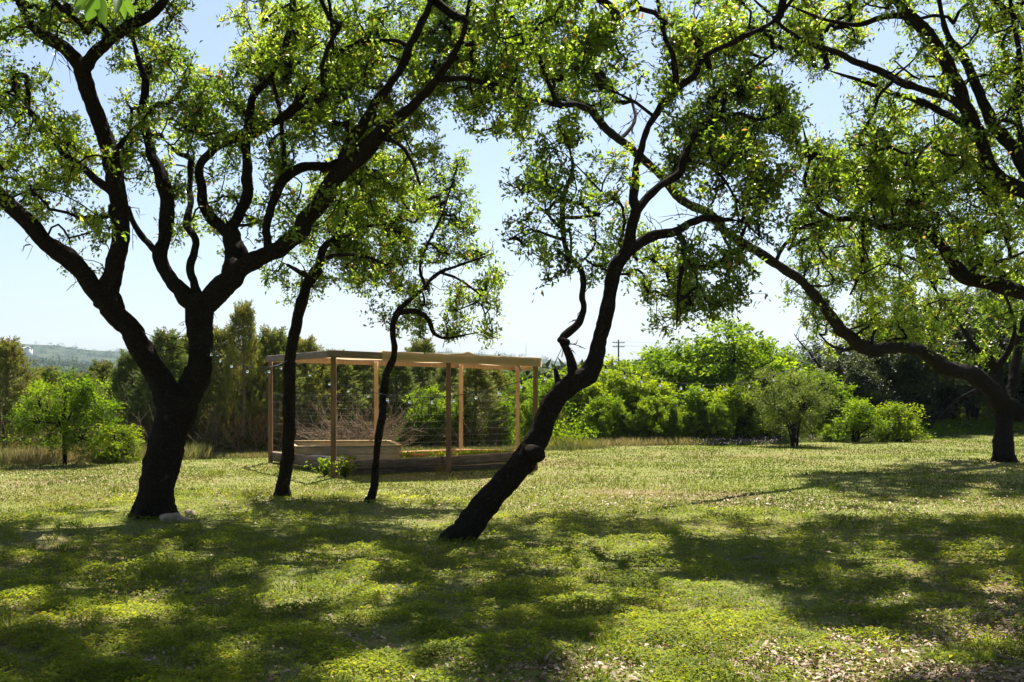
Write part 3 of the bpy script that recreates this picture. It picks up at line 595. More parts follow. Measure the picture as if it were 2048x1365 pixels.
# cut branch collar low on the leaning oak
mb = MB(); c = P(1074, 908, 11.27); ax = unit(np.array([.35, -1, -.15]))
mb.tube([c-ax*.16, c-ax*.02, c+ax*.045, c+ax*.05], [.078, .082, .08, .062], 16, .06, None)
cut = mb.build('branch_collar', 'oak_bark', TREES['D']['root'], True)
mb = MB(); mb.tube([c+ax*.02, c+ax*.054], [.055, .05], 16, .05, None); mb.build('cut_face', 'oak_bark', cut if False else TREES['D']['root'], True)

# ------------------------------------------------------------------ lawn, ground cover, litter
def edgeD(px): return np.interp(px, [-400, 0, 250, 500, 700, 1150, 1250, 1500, 1800, 1900, 2100, 2500], [21.5, 22, 23.5, 24.5, 26.0, 27.5, 29, 30, 31.5, 35, 37, 37])
def cover_edge(px): return np.interp(px, [-400, 0, 200, 420, 900, 1050, 1300, 1650, 2048, 2500], [1060, 1046, 1008, 985, 1004, 1030, 1016, 1034, 1036, 1036])
def scatter(n, d0, d1, pw=-1.0, wide=.54):
    """ground points with density falling with distance"""
    u = R.uniform(size=n)
    D = (d0**(pw+1)+u*(d1**(pw+1)-d0**(pw+1)))**(1/(pw+1)) if pw != -1 else d0*(d1/d0)**u
    x = R.uniform(-1, 1, n)*(D*wide+.6); return x, D
def litter_amt(x, y):
    px = 1024+F*x/y; py = HOR+F*EYE/y
    a = np.clip((py-1255)/90, 0, 1)*np.clip((px-700)/500, 0, 1)+np.clip((px-1750)/250, 0, 1)*np.clip((py-1090)/120, 0, 1)*.9
    return np.clip(a, 0, 1)*np.clip((n2(x, y, .9, 31)-.33)*4, 0, 1)
x, y = scatter(560000, 5.2, 16.5, -1.0)
px = 1024+F*x/y; py = HOR+F*EYE/y
edge = cover_edge(px); la = litter_amt(x, y)
cl = n2(x, y, .22, 41); big = n2(x, y, 1.4, 43)
dens = np.clip((cl-.30)*3.2, .05, 1)*np.clip((big-.12)*3, .25, 1)
keep = (py > edge-6*R.uniform(size=len(x))) & (R.uniform(size=len(x)) < dens*(1-.9*la))
x, y, cl, big = x[keep], y[keep], cl[keep], big[keep]; n = len(x)
hgt = (.02+.09*np.clip(cl-.3, 0, .6)*1.4)*(.6+.8*big)
z = gz(x, y)+hgt*R.uniform(.15, 1, n)**.6
d = np.stack([R.normal(size=n), R.normal(size=n), R.uniform(-.1, .55, n)], -1)
L = R.uniform(.014, .032, n)*(1+.025*(y-5)); V, Q = kites(np.stack([x, y, z], -1), d, L, L*R.uniform(.45, .7, n), .15, np.array([0, 0, 1.]))
tn = np.clip(.25+.55*big+R.normal(0, .14, n)+.2*(n2(x, y, .5, 47)-.5), 0, .93); tn[R.uniform(size=n) < .035] = 1
mesh('ground_cover', V, Q, 'cover_leaf', None, np.repeat(tn, 4)); o = bpy.data.objects['ground_cover']
tag(o, 'low leafy green ground cover under the oaks', 'ground cover', kind='stuff')
print('cover', n)
x, y = scatter(430000, 5.2, 42, -1.25)
px = 1024+F*x/y; py = HOR+F*EYE/y
under = py > cover_edge(px)+8; la = litter_amt(x, y)
keep = R.uniform(size=len(x)) < np.where(under, .16*(1-.6*la), 1)*np.clip((n2(x, y, 1.1, 51)-.2)*3, .35, 1)
keep &= y < edgeD(px)+1.5
x, y, under = x[keep], y[keep], under[keep]; n = len(x)
d = np.stack([R.normal(size=n)*.55, R.normal(size=n)*.55, np.ones(n)*R.uniform(.5, 1.1, n)], -1)
L = R.uniform(.02, .05, n)*(1+.02*y)*np.where(under, 1.6, .68); V, Q = kites(np.stack([x, y, gz(x, y)-.004], -1), d, L, np.where(under, .005, .0045+.0007*y), .05)
dry = n2(x, y, 2.6, 53); pxs_ = 1024+F*x/y
tn = np.clip(.16+.7*(dry-.25)+.25*np.exp(-((y-15.5)/3.0)**2)*(pxs_ < 1500)-.15*(pxs_ > 1500)+R.normal(0, .09, n), 0, 1)
o = mesh('grass', V, Q, 'grass_blade', None, np.repeat(tn, 4)); tag(o, 'short mown lawn grass, yellow green with dry blades', 'grass', kind='stuff')
print('grass', n)
cx, cy = scatter(420, 5.4, 26, -1.0); kq = (n2(cx, cy, 1.2, 81) > .5); cx, cy = cx[kq], cy[kq]; ii_ = np.repeat(np.arange(len(cx)), 26); n = len(ii_)
xx = cx[ii_]+R.normal(size=n)*.028; yy = cy[ii_]+R.normal(size=n)*.028; d = np.stack([R.normal(size=n)*.4, R.normal(size=n)*.4, np.ones(n)], -1)
V, Q = kites(np.stack([xx, yy, gz(xx, yy)], -1), d, R.uniform(.06, .15, n), R.uniform(.004, .009, n), .1)
o = mesh('grass_tufts', V, Q, 'grass_blade', None, np.repeat(np.clip(R.normal(.4, .22, n), 0, 1), 4)); tag(o, 'scattered taller grass tufts standing in the lawn', 'grass tufts', kind='stuff')
x, y = scatter(120000, 5.2, 24, -1.2); la = litter_amt(x, y); spot = n2(x, y, 1.3, 61); px = 1024+F*x/y; py = HOR+F*EYE/y
pr = .05+.85*la+.30*np.clip((spot-.62)*6, 0, 1)+.25*np.exp(-((py-1010)/22)**2)*(px > 250)
keep = R.uniform(size=len(x)) < pr; x, y, la = x[keep], y[keep], la[keep]; n = len(x)
d = np.stack([R.normal(size=n), R.normal(size=n), R.normal(size=n)*.25], -1); L = R.uniform(.022, .055, n)*(1+.01*y)
V, Q = kites(np.stack([x, y, gz(x, y)+R.uniform(.005, .035, n)], -1), d, L, L*R.uniform(.35, .55, n), .3, np.array([0, 0, 1.]))
o = mesh('leaf_litter', V, Q, 'dead_leaf', None, np.repeat(np.clip(R.normal(.5, .28, n), 0, 1), 4)); tag(o, 'dry brown fallen oak leaves on the lawn', 'fallen leaves', kind='stuff')
print('litter', n)
# rough tall grass along the back edge
n = 60000; px = R.uniform(-150, 2200, n); D = edgeD(px)+np.abs(R.normal(0, 1.0, n))*1.3-.5; xx = (px-1024)/F*D
keep = (vnoise(np.stack([xx*1.1, D*1.1, D*0], -1), 71) > .30) | (px < 1100); px, D, xx = px[keep], D[keep], xx[keep]; n = len(px)
hh = R.uniform(.10, .34, n)*np.where(px < 420, 1.45, 1.0)*np.where(px > 1440, .5, .8)*np.where((px > 420) & (px < 1120), .55, 1)*np.where(px > 1880, .4, 1)
d = np.stack([R.normal(size=n)*.3, R.normal(size=n)*.3, np.ones(n)], -1)
V, Q = kites(np.stack([xx, D, gz(xx, D)-.01], -1), d, hh, R.uniform(.008, .02, n), .1)
tn = np.clip(.26+.5*(n2(xx, D, 1.6, 73)-.35)+R.normal(0, .15, n)+.35*np.exp(-((px-1300)/110)**2)+.2*(px < 330)-.25*(px > 1440), 0, 1)
o = mesh('tall_grass', V, Q, 'tall_grass', None, np.repeat(tn, 4)); tag(o, 'rough uncut grass with dry stalks along the back edge of the lawn', 'tall grass', kind='stuff')
n = 620; px = np.concatenate([R.uniform(1380, 1560, n//3), R.uniform(1500, 1780, n//3), R.normal(1745, 18, n-2*(n//3))]); D = edgeD(px)+R.uniform(-.9, .5, n); xx = (px-1024)/F*D
d = R.normal(size=(n, 3))+np.array([0, 0, .6]); V, Q = kites(np.stack([xx, D, gz(xx, D)+R.uniform(.04, .20, n)], -1), d, .04, .03, .2)
o = mesh('wildflowers', V, Q, 'petal', None, np.repeat(R.uniform(size=n), 4)); tag(o, 'small purple and pink wildflowers in front of the shrubs', 'wildflowers', kind='stuff')

# undergrowth filling the foot of the hedge
n = 70000; px = R.uniform(-250, 2350, n); D = edgeD(px)+.9+R.uniform(0, 1, n)**1.3*7; xx = (px-1024)/F*D
hm = (.35+1.3*n2(xx, D, .9, 91)**1.5)*np.where(px > 1180, np.where(px > 1660, .35, .8), .95)*np.clip((D-edgeD(px))/2.2, .3, 1); zz = hm*R.uniform(0.02, 1, n)**.8
d = R.normal(size=(n, 3))+np.array([0, 0, .5]); V, Q = kites(np.stack([xx, D, gz(xx, D)+zz], -1), d, R.uniform(.06, .13, n), R.uniform(.03, .06, n), .2)
kk_ = vnoise(np.stack([xx*.8, D*.8, D*0], -1), 93); brn = (px < 1000) & (R.uniform(size=n) < np.where(px < 1000, .62, 0)*(.4+1.2*kk_)); tnn = np.clip(.45+.5*(kk_-.5)+R.normal(0, .15, n), 0, 1)
V4 = V.reshape(-1, 4, 3)
o = mesh('undergrowth', V4[~brn].reshape(-1, 3), np.arange((~brn).sum()*4).reshape(-1, 4), 'bush_leaf', None, np.repeat(tnn[~brn], 4)); tag(o, 'low leafy undergrowth between the shrubs of the hedge', 'undergrowth', kind='stuff')
o = mesh('dry_undergrowth', V4[brn].reshape(-1, 3), np.arange(brn.sum()*4).reshape(-1, 4), 'juniper_leaf', None, np.repeat(tnn[brn]*.5, 4)); tag(o, 'dry brown undergrowth at the foot of the junipers', 'undergrowth', kind='stuff')

# ------------------------------------------------------------------ background trees (local space, base at origin)
def make_juniper(h, r, seed, sprays=620, name='juniper_tree'):
    rg = np.random.default_rng(seed); root = empty(name)
    t = rg.uniform(0, 1, sprays)**.95; az = rg.uniform(0, 2*PI, sprays)
    prof = (np.clip(1-t, 0, 1)**.78)*(.55+.45*np.clip(t*5, 0, 1))
    lob = .62+.55*vnoise(np.stack([np.cos(az)*1.6+seed, np.sin(az)*1.6, t*4], -1), seed)
    rr = r*prof*lob*rg.uniform(.35, 1, sprays)**.45
    c = np.stack([np.cos(az)*rr, np.sin(az)*rr, t*h*.94+.05*h], -1)
    out = unit(np.stack([np.cos(az), np.sin(az), .5+1.1*t+rg.normal(0, .25, sprays)], -1)); sl = rg.uniform(.20, .42, sprays)*(h/3.4)**.4
    per = 42; idx = np.repeat(np.arange(sprays), per); n = len(idx); s = rg.uniform(0, 1, n)
    p = c[idx]+out[idx]*(sl[idx]*s)[:, None]+rg.normal(size=(n, 3))*(.055*(1.15-s))[:, None]
    d = unit(out[idx]+rg.normal(size=(n, 3))*.5); L = rg.uniform(.05, .11, n)
    V, Q = kites(p, d, L, rg.uniform(.014, .026, n), .1)
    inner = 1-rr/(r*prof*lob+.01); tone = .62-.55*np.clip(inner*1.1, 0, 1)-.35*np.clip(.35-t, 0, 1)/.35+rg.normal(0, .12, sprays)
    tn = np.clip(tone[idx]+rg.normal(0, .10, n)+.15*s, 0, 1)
    mb = MB(); mb.tube([(0, 0, -.1), (.03, .02, h*.3), (-.02, .03, h*.65), (0, 0, h*.93)], [.07*h/3.2, .055*h/3.2, .035, .008], 8, .2, .2)
    for q in range(26):
        a = rg.uniform(0, 2*PI); z0 = rg.uniform(.05, .75)*h; l = r*(1-z0/h)**.6*.8; e = np.array([math.cos(a)*l, math.sin(a)*l, z0+l*rg.uniform(.2, .7)])
        mb.tube([(0, 0, z0), tuple(e*.5+np.array([0, 0, z0*.5-.03])+rg.normal(size=3)*.05), tuple(e)], [.018, .012, .004], 5, 0, .2)
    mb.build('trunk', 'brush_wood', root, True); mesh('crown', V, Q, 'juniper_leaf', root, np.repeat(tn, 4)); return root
def make_bush(h, r, seed, name='leafy_shrub', mt='bush_leaf', stems=7, low=.12, clumps=150, per=84, size=(.095, .055), bk='twig_bark', open_=0.0, trunk=False):
    rg = np.random.default_rng(seed); root = empty(name)
    # overlapping lobes
    nl = 9; lc = []
    for i in range(nl):
        a = i*2.4+rg.uniform(-.4, .4); q = rg.uniform(.25, .62)*r*(0 if i == 0 else 1); zc = h*(.72 if i == 0 else rg.uniform(low+.14, .70)); lc.append((q*math.cos(a), q*math.sin(a), zc, r*rg.uniform(.36, .55), h*rg.uniform(.18, .28)))
    lc = np.array(lc); w = rg.integers(0, nl, clumps); v = unit(rg.normal(size=(clumps, 3))); q = rg.uniform(.25, 1, clumps)**.4
    c = lc[w, :3]+v*np.stack([lc[w, 3], lc[w, 3], lc[w, 4]], -1)*q[:, None]; c[:, 2] = np.maximum(c[:, 2], h*low+rg.uniform(0, .2, clumps))
    idx = np.repeat(np.arange(clumps), per); n = len(idx); ns = 6
    sd = unit(rg.normal(size=(clumps, ns, 3))+np.array([0, 0, .5])); sl = rg.uniform(.14, .34, (clumps, ns))*(h/3)**.5
    ww = rg.integers(0, ns, n); t = rg.uniform(.1, 1.1, n)
    p = c[idx]+sd[idx, ww]*(sl[idx, ww]*t)[:, None]+rg.normal(size=(n, 3))*.045
    d = unit(sd[idx, ww]*.5+rg.normal(size=(n, 3))*.8)
    L = rg.uniform(.7, 1.25, n)*size[0]; V, Q = kites(p, d, L, L*size[1]/size[0], .2, np.array([0, 0, 1.])+rg.normal(size=(n, 3))*.7)
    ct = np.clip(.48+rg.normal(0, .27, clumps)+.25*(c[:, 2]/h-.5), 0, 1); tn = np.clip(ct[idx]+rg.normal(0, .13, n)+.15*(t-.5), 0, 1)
    mb = MB()
    if trunk:
        mb.tube([(0, 0, -.1), (.03, 0, h*.18), (.10, .02, h*.34), (.14, 0, h*.5)], [.05, .04, .034, .02], 9, .2, .1)
    for i in range(stems):
        tgt = lc[i % nl, :3]; b_ = np.array([rg.normal()*.06, rg.normal()*.06, -.05]) if not trunk else np.array([.08, .01, h*.28]); m_ = b_*.55+tgt*.45+np.array([tgt[0]*-.12, tgt[1]*-.12, .06*h])
        mb.tube([b_, m_, tgt, tgt+rg.normal(size=3)*.1+np.array([0, 0, .2*h])], [.028, .022, .014, .005], 6, .15, .15)
    for i in range(clumps):
        tgt = lc[w[i], :3]; mb.tube([tgt, (tgt+c[i])/2+rg.normal(size=3)*.04, c[i]], [.008, .006, .003], 3, 0, None)
    mb.build('stems' if not trunk else 'trunk', bk, root, True); mesh('crown', V, Q, mt, root, np.repeat(tn, 4)); return root
def clone(src, loc, rz, sc, label, group):
    r = src.copy(); COL.objects.link(r); r.location = tuple(float(v) for v in loc); r.rotation_euler = (0, 0, rz); r.scale = sc; tag(r, label, None, group)
    for ch in src.children:
        c = ch.copy(); COL.objects.link(c); c.parent = r
    return r
PROTO = {'j0': (lambda: make_juniper(3.4, 1.05, 11), 'juniper'), 'j1': (lambda: make_juniper(3.4, 1.35, 12), 'juniper'), 'j2': (lambda: make_juniper(3.4, .85, 13, 520), 'juniper'),
 'b0': (lambda: make_bush(3.0, 1.7, 21, low=.02, clumps=230), 'shrub'), 'b1': (lambda: make_bush(3.0, 1.5, 22, low=.02, clumps=210), 'shrub'), 'b2': (lambda: make_bush(3.0, 1.35, 23, low=.03, clumps=170), 'shrub'),
 'y0': (lambda: make_bush(2.6, 1.0, 24, name='small_tree', trunk=True, low=.10, clumps=150, per=95, size=(.06, .03)), 'small tree'),
 's0': (lambda: make_bush(2.6, 1.3, 25, name='multi_stemmed_shrub', mt='olive_leaf', stems=12, low=.03, clumps=230, per=80, size=(.055, .026), bk='twig_bark'), 'shrub'),
 'd0': (lambda: make_bush(4.2, 2.0, 26, name='dark_tree', mt='shaded_leaf', low=.06, clumps=260, per=110, size=(.09, .045), bk='oak_bark'), 'tree'),
 'm0': (lambda: make_bush(1.3, .7, 27, low=.0, clumps=85, per=70, size=(.06, .03)), 'shrub'),
 }
GJ = 'junipers in the hedge behind the lawn'; GB = 'leafy shrubs along the back of the lawn'; GD = 'dark trees behind the right oak'
BG = [  # kind, photo x, distance, photo y of the top, width factor, label, group
 ('j1', 12, 24.5, 704, .85, 'dark juniper at the far left edge of the hedge', GJ), ('j0', 92, 28, 752, 1.1, 'juniper behind the bright small tree at far left', GJ),
 ('j1', 205, 27.5, 742, .9, 'juniper just right of the bright small tree, left of the forked oak', GJ), ('j0', 262, 26.5, 722, .9, 'low juniper showing left of the forked oak trunk', GJ),
 ('j2', 332, 26.0, 688, 1.0, 'narrow juniper seen in the fork of the big oak', GJ), ('j1', 388, 27, 696, .9, 'juniper directly behind the right stem of the forked oak', GJ), ('j2', 440, 26.5, 682, 1.0, 'tall juniper just right of the forked oak stem', GJ),
 ('j0', 486, 25.8, 636, .5, 'tallest pointed juniper, between the forked oak and the slender oak', GJ), ('j2', 545, 26.5, 684, 1.0, 'pointed juniper left of the slender upright oak trunk', GJ), ('j1', 610, 27.5, 700, .9, 'juniper above the left end of the pergola roof', GJ),
 ('j0', 668, 28, 722, 1.15, 'juniper seen behind the near corner post of the pergola', GJ), ('j1', 728, 28.5, 730, 1.0, 'juniper behind the dry brush inside the pergola view', GJ), ('j2', 790, 29, 733, 1.3, 'juniper behind the thinnest oak trunk', GJ),
 ('j0', 842, 31, 700, .9, 'juniper whose tip shows above the pergola roof near the middle', GJ), ('j1', 900, 30, 742, .85, 'juniper behind the middle front post of the pergola', GJ), ('j2', 950, 28.5, 742, 1.25, 'dark narrow juniper between two back posts of the pergola', GJ),
 ('b1', 862, 27.8, 772, .72, 'bright green shrub seen through the middle of the pergola', GB), ('b2', 1000, 28.6, 800, .6, 'low bright shrub seen through the right bay of the pergola', GB), ('b0', 1022, 33, 742, .8, 'grey green shrub behind the right end of the pergola', GB),
 ('b1', 1085, 31, 752, .75, 'shrub between the pergola corner and the leaning trunk', GB), ('j2', 1108, 30, 800, .8, 'small juniper behind the bend of the leaning oak', GJ), ('b0', 1150, 32, 728, .8, 'shrub behind the fork of the leaning oak', GB), ('b2', 1195, 30, 792, .75, 'low shrub right of the leaning trunk', GB),
 ('y0', 130, 22.0, 735, 1.05, 'bright green small tree with one thin trunk in rough grass at left', None), ('m0', 230, 22.8, 850, 1.3, 'low bright shrub between the small tree and forked oak', GB),
 ('b0', 1262, 31.5, 728, .8, 'rounded shrub below the utility pole', GB), ('b1', 1318, 33.5, 700, .95, 'tall shrub between utility pole and tallest shrub', GB), ('b2', 1300, 30, 790, .85, 'low dense shrub in front, at the left of the shrub row', GB),
 ('b0', 1385, 34, 672, .85, 'tall bright shrub left of the tallest one', GB), ('b1', 1462, 33.5, 640, .95, 'tallest bright green shrub of the row', GB), ('b2', 1395, 30.3, 770, .8, 'shrub with a short stem at the middle of the row front', GB),
 ('b0', 1478, 31, 752, .7, 'shrub in front, just left of the grey stemmed shrub', GB), ('s0', 1588, 28.6, 738, 1.0, 'grey green shrub with many thin stems fanning from one base', None),
 ('b1', 1545, 35, 688, .7, 'shrub behind the many stemmed one, on its left', GB), ('b2', 1648, 33.5, 742, .9, 'shrub behind the many stemmed one, on its right', GB), ('m0', 1714, 30.2, 800, 1.15, 'small round pale shrub under the long limb', GB), ('m0', 1796, 30.5, 808, 1.3, 'small round shrub furthest right, in front of dark trees', GB),
 ('m0', 1655, 30.3, 850, .8, 'tiny bright shrub just right of the many stemmed one', GB),
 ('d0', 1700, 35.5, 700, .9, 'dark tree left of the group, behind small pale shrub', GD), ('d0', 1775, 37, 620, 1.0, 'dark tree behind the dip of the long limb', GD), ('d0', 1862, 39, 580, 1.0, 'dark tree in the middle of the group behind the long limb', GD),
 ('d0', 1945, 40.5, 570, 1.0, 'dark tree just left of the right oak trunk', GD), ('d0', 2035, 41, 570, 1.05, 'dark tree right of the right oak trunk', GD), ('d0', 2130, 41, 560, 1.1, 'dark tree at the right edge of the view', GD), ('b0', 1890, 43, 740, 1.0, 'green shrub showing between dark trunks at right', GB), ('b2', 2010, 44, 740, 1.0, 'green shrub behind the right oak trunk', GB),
('j1', -20, 30, 735, 1.3, 'juniper in the second row at the far left edge', GJ), ('j0', 60, 27, 775, 1.3, 'low juniper left of the bright small tree', GJ), ('j0', 165, 26.5, 762, 1.2, 'low juniper directly behind the bright small tree', GJ),
 ('j1', 300, 28.5, 712, .9, 'juniper behind the leaning left stem of the forked oak', GJ), ('j1', 362, 29.5, 704, 1.0, 'rear juniper in the crotch of the forked oak', GJ), ('j0', 515, 29, 704, 1.1, 'rear juniper between the tallest pointed one and the slender oak', GJ), ('j1', 575, 30, 700, 1.0, 'rear juniper hidden by the slender oak trunk', GJ),
 ('j1', 640, 30.5, 726, 1.1, 'rear juniper in the left bay of the pergola', GJ), ('j1', 705, 31, 728, 1.1, 'rear juniper above the dry brush heap', GJ), ('j0', 765, 31.5, 730, 1.1, 'rear juniper left of the thinnest oak behind the pergola', GJ), ('j1', 820, 32, 732, 1.0, 'rear juniper right of the thinnest oak behind the pergola', GJ), ('j1', 985, 32, 748, .9, 'rear juniper in the right bay of the pergola', GJ),
 ('b2', 640, 26.8, 838, .8, 'low green shrub left of the dry brush heap', GB), ('b2', 925, 28, 800, .55, 'low green shrub behind a back post of the pergola', GB), ('b2', 1065, 29, 800, .6, 'low shrub at the right rear corner of the pergola', GB), ('b1', 1230, 36, 716, 1.0, 'shrub at the foot of the utility pole', GB),
 ('b0', 1348, 36, 690, 1.0, 'rear shrub between the two tallest shrubs on the left side', GB), ('b1', 1515, 37, 690, .9, 'rear shrub right of the tallest shrub', GB), ('b2', 1560, 30.5, 790, .6, 'low shrub behind the stems of the many stemmed shrub', GB), ('b2', 1440, 30, 806, .7, 'low shrub at the front of the row below the tallest one', GB), ('b2', 1238, 30.2, 808, .7, 'low shrub at the left front corner of the shrub row', GB), ('b2', 1345, 29.9, 812, .7, 'low shrub at the front, left of the shrub with a short stem', GB),
 ('j1', -70, 25, 680, 1.2, 'juniper cut by the left edge', GJ), ('d0', 1640, 38, 682, .8, 'dark tree behind the shrubs left of the long limb', GD)]
made = {}
HB = {'j0': 3.4, 'j1': 3.4, 'j2': 3.4, 'b0': 3.0, 'b1': 3.0, 'b2': 3.0, 'y0': 2.6, 's0': 2.6, 'd0': 4.2, 'm0': 1.3}
CATN = {k: v[1] for k, v in PROTO.items()}
for (k, px, D, top, wf, lab, grp) in BG:
    x = (px-1024)/F*D; z0 = float(gz(x, D)); hgt = EYE+(HOR-top)/F*D-z0; s = hgt/HB[k]*1.05; sw = s*wf*{'j': 1.5, 'b': 1.45, 'y': 1.15, 's': 1.25, 'd': 1.35, 'm': 1.2}[k[0]]
    if k not in made:
        o = PROTO[k][0](); made[k] = o; o.location = (x, D, z0); o.scale = (sw, sw, s); tag(o, lab, CATN[k], grp); o.rotation_euler = (0, 0, R.uniform(0, 6.28))
    else: clone(made[k], (x, D, z0), R.uniform(0, 6.28), (sw, sw, s), lab, grp)
# dark fallen/leaning stems under the dark trees
for (pts, lab) in (([(1848, 868, .05), (1880, 830, .06), (1915, 800, .05), (1950, 780, .03)], 'bare dark stem leaning right in the shade of the dark trees'), ([(1640, 735, .05), (1618, 705, .03), (1600, 685, .02), (1588, 668, .012)], 'bare dead branch rising above the shrubs against the sky')):
    D = 35.5; p = [P(a, b_, D) for a, b_, _ in pts]; mb = MB(); mb.tube(p, [c for *_, c in pts], 8, .2, .12)
    e = p[-1]
    for i in range(7):
        s_ = p[1]+(p[-1]-p[1])*(i/7); q = s_+np.array([R.normal()*.4, R.normal()*.3, abs(R.normal())*.4]); mb.tube([s_, (s_+q)/2+R.normal(size=3)*.05, q], [.016, .01, .004], 5, 0, None)
    o = mb.build('dead_branch', 'twig_bark', None, True); tag(o, lab, 'dead branch')

# ------------------------------------------------------------------ distant woods
def canopy_cloud(name, pts, hs, ws, per, lab, tone0):
    n = len(pts); idx = np.repeat(np.arange(n), per); N = len(idx); v = unit(R.normal(size=(N, 3))); v[:, 2] = np.abs(v[:, 2])*1.0-.15
    lump = .75+.5*vnoise(v*1.7+idx[:, None]*3.1, 5)
    p = pts[idx]+v*np.stack([ws[idx], ws[idx], hs[idx]], -1)*(lump*R.uniform(.7, 1, N))[:, None]
    d = unit(R.normal(size=(N, 3))); L = ws[idx]*R.uniform(.16, .34, N); V, Q = kites(p, d, L, L*.6, .2, v)
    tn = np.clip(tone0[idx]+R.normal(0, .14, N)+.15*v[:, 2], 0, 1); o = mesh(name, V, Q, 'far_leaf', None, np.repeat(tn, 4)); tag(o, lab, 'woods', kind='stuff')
n = 1100; D = np.exp(R.uniform(math.log(46), math.log(170), n)); px = R.uniform(-200, 2250, n); x = (px-1024)/F*D
keep = (px < 1250) | (px > 1500); D, px, x = D[keep], px[keep], x[keep]; n = len(D)
base = np.where(D < 146, gz(x, D), hz(px, D)); ht = R.uniform(3.0, 6.0, n)
tops = EYE+(HOR-np.where(px < 300, 742, 735)-R.uniform(0, 25, n)*0)/F*D; ht = np.minimum(ht+(base < -8)*3, np.maximum(tops-base, 1.0))
canopy_cloud('woods', np.stack([x, D, base+ht*.35], -1), ht*.65, R.uniform(1.6, 3.2, n), 240, 'olive green woods filling the valley behind the hedge', R.uniform(.25, .95, n))
n = 5200; D = np.exp(R.uniform(math.log(170), math.log(1620), n)); px = R.uniform(-250, 2300, n); x = (px-1024)/F*D
canopy_cloud('distant_woods', np.stack([x, D, hz(px, D)+1.0], -1), R.uniform(3, 6, n), R.uniform(3.5, 7.5, n), 46, 'scrubby woods covering the distant hills', R.uniform(.1, .8, n))

# ------------------------------------------------------------------ pergola
PO = dict(a=(541, 22.7), b=(667, 19.0), c=(897, 19.85), d=(1071, 20.5), e=(752, 23.6), f=(922, 24.3), g=(1035, 24.8))
TOPZ = dict(a=2.2, b=2.2, c=2.14, d=2.085, e=2.15, f=2.1, g=2.06)
per = empty('pergola', (G(800, 21.8)[0], 21.8, 0)); tag(per, 'timber pergola with tan cloth roof behind the oaks', 'pergola')
T3 = {}; POSTW = .088
for k, (px, D) in PO.items():
    g = G(px, D); near = k in 'bcd'; tz = TOPZ[k]; T3[k] = np.array([g[0], D, tz])
    mb = MB(); mb.beam((g[0], D, -.15), (g[0], D, tz-(.0 if k == 'b' else .05)), POSTW if near else .084, POSTW if near else .084)
    mb.build('post', 'backlit_post_wood' if k in 'abcd' else 'far_post_wood', per)
def off(p, q, dz, side):
    d = unit(q-p); s_ = np.cross(d, [0, 0, 1.]); return p+s_*side+np.array([0, 0, dz]), q+s_*side+np.array([0, 0, dz])
for (a, b_, side) in (('a', 'b', .068), ('b', 'c', .068), ('c', 'd', .068), ('a', 'e', -.09), ('e', 'f', -.09), ('f', 'g', -.09), ('d', 'g', .09)):
    p, q = off(T3[a], T3[b_], -.068, side); d = unit(q-p)*(.07 if a != 'c' and a != 'd' else .07)
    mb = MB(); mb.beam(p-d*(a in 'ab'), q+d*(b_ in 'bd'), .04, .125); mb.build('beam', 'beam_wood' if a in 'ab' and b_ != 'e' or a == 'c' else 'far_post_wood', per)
# cloth: sagging roof panel plus the flap wrapped over the front beam
def lerp(a, b_, t): return a+(b_-a)*t
A_, B_, C_, D_ = T3['a'], T3['b'], T3['d'], T3['g']
nu, nv = 60, 36; Vs = []
t0 = .22
for i in range(nu):
    u = i/(nu-1); uu = u
    for j in range(nv):
        v = j/(nv-1)
        fr = lerp(B_, C_, t0*(1-v*.9)*(1-u)+u*(1)+0*(u)); 
        fr = lerp(B_, C_, t0+(1-t0)*u) ; bk = lerp(A_, D_, .10+.90*u)
        p = lerp(fr, bk, v); sag = .045*abs(math.sin(u*PI*3.0))*math.sin(v*PI)+.02*math.sin(v*17+u*5)*math.sin(v*PI)
        p = p+np.array([0, 0, .012-sag*1.6]); Vs.append(p)
Vs = np.array(Vs); ii = np.arange(nu-1)[:, None]*nv; kk = np.arange(nv-1)[None, :]
cl = mesh('shade_cloth', Vs, np.stack([ii+kk, ii+kk+1, ii+nv+kk+1, ii+nv+kk], -1).reshape(-1, 4), 'canvas', per, smooth=True)
Vs = []; d = unit(C_-B_); s_ = np.cross(d, [0, 0, 1.]); nu = 90
prof = [(-.03, .012), (.05, .02), (.095, .016), (.101, -.02), (.103, -.06), (.104, -.10), (.100, -.14), (.09, -.148)]
for i in range(nu):
    u = i/(nu-1); c = lerp(B_, C_, t0+(1-t0)*u)+d*(.08*u)
    lump = .075*math.exp(-((u-.53)/.03)**2)+.02*math.exp(-((u-.47)/.04)**2)
    for (so, zo) in prof:
        c2 = c+s_*(so+.006*math.sin(u*40+zo*20))+np.array([0, 0, zo+lump*(.7 if zo > -.02 else .15)+.005*math.sin(u*23)*(zo < -.09)]); Vs.append(c2)
n_ = len(prof); ii = np.arange(nu-1)[:, None]*n_; kk = np.arange(n_-1)[None, :]
mesh('cloth_flap', Vs, np.stack([ii+kk, ii+kk+1, ii+n_+kk+1, ii+n_+kk], -1).reshape(-1, 4), 'canvas', per, smooth=True)
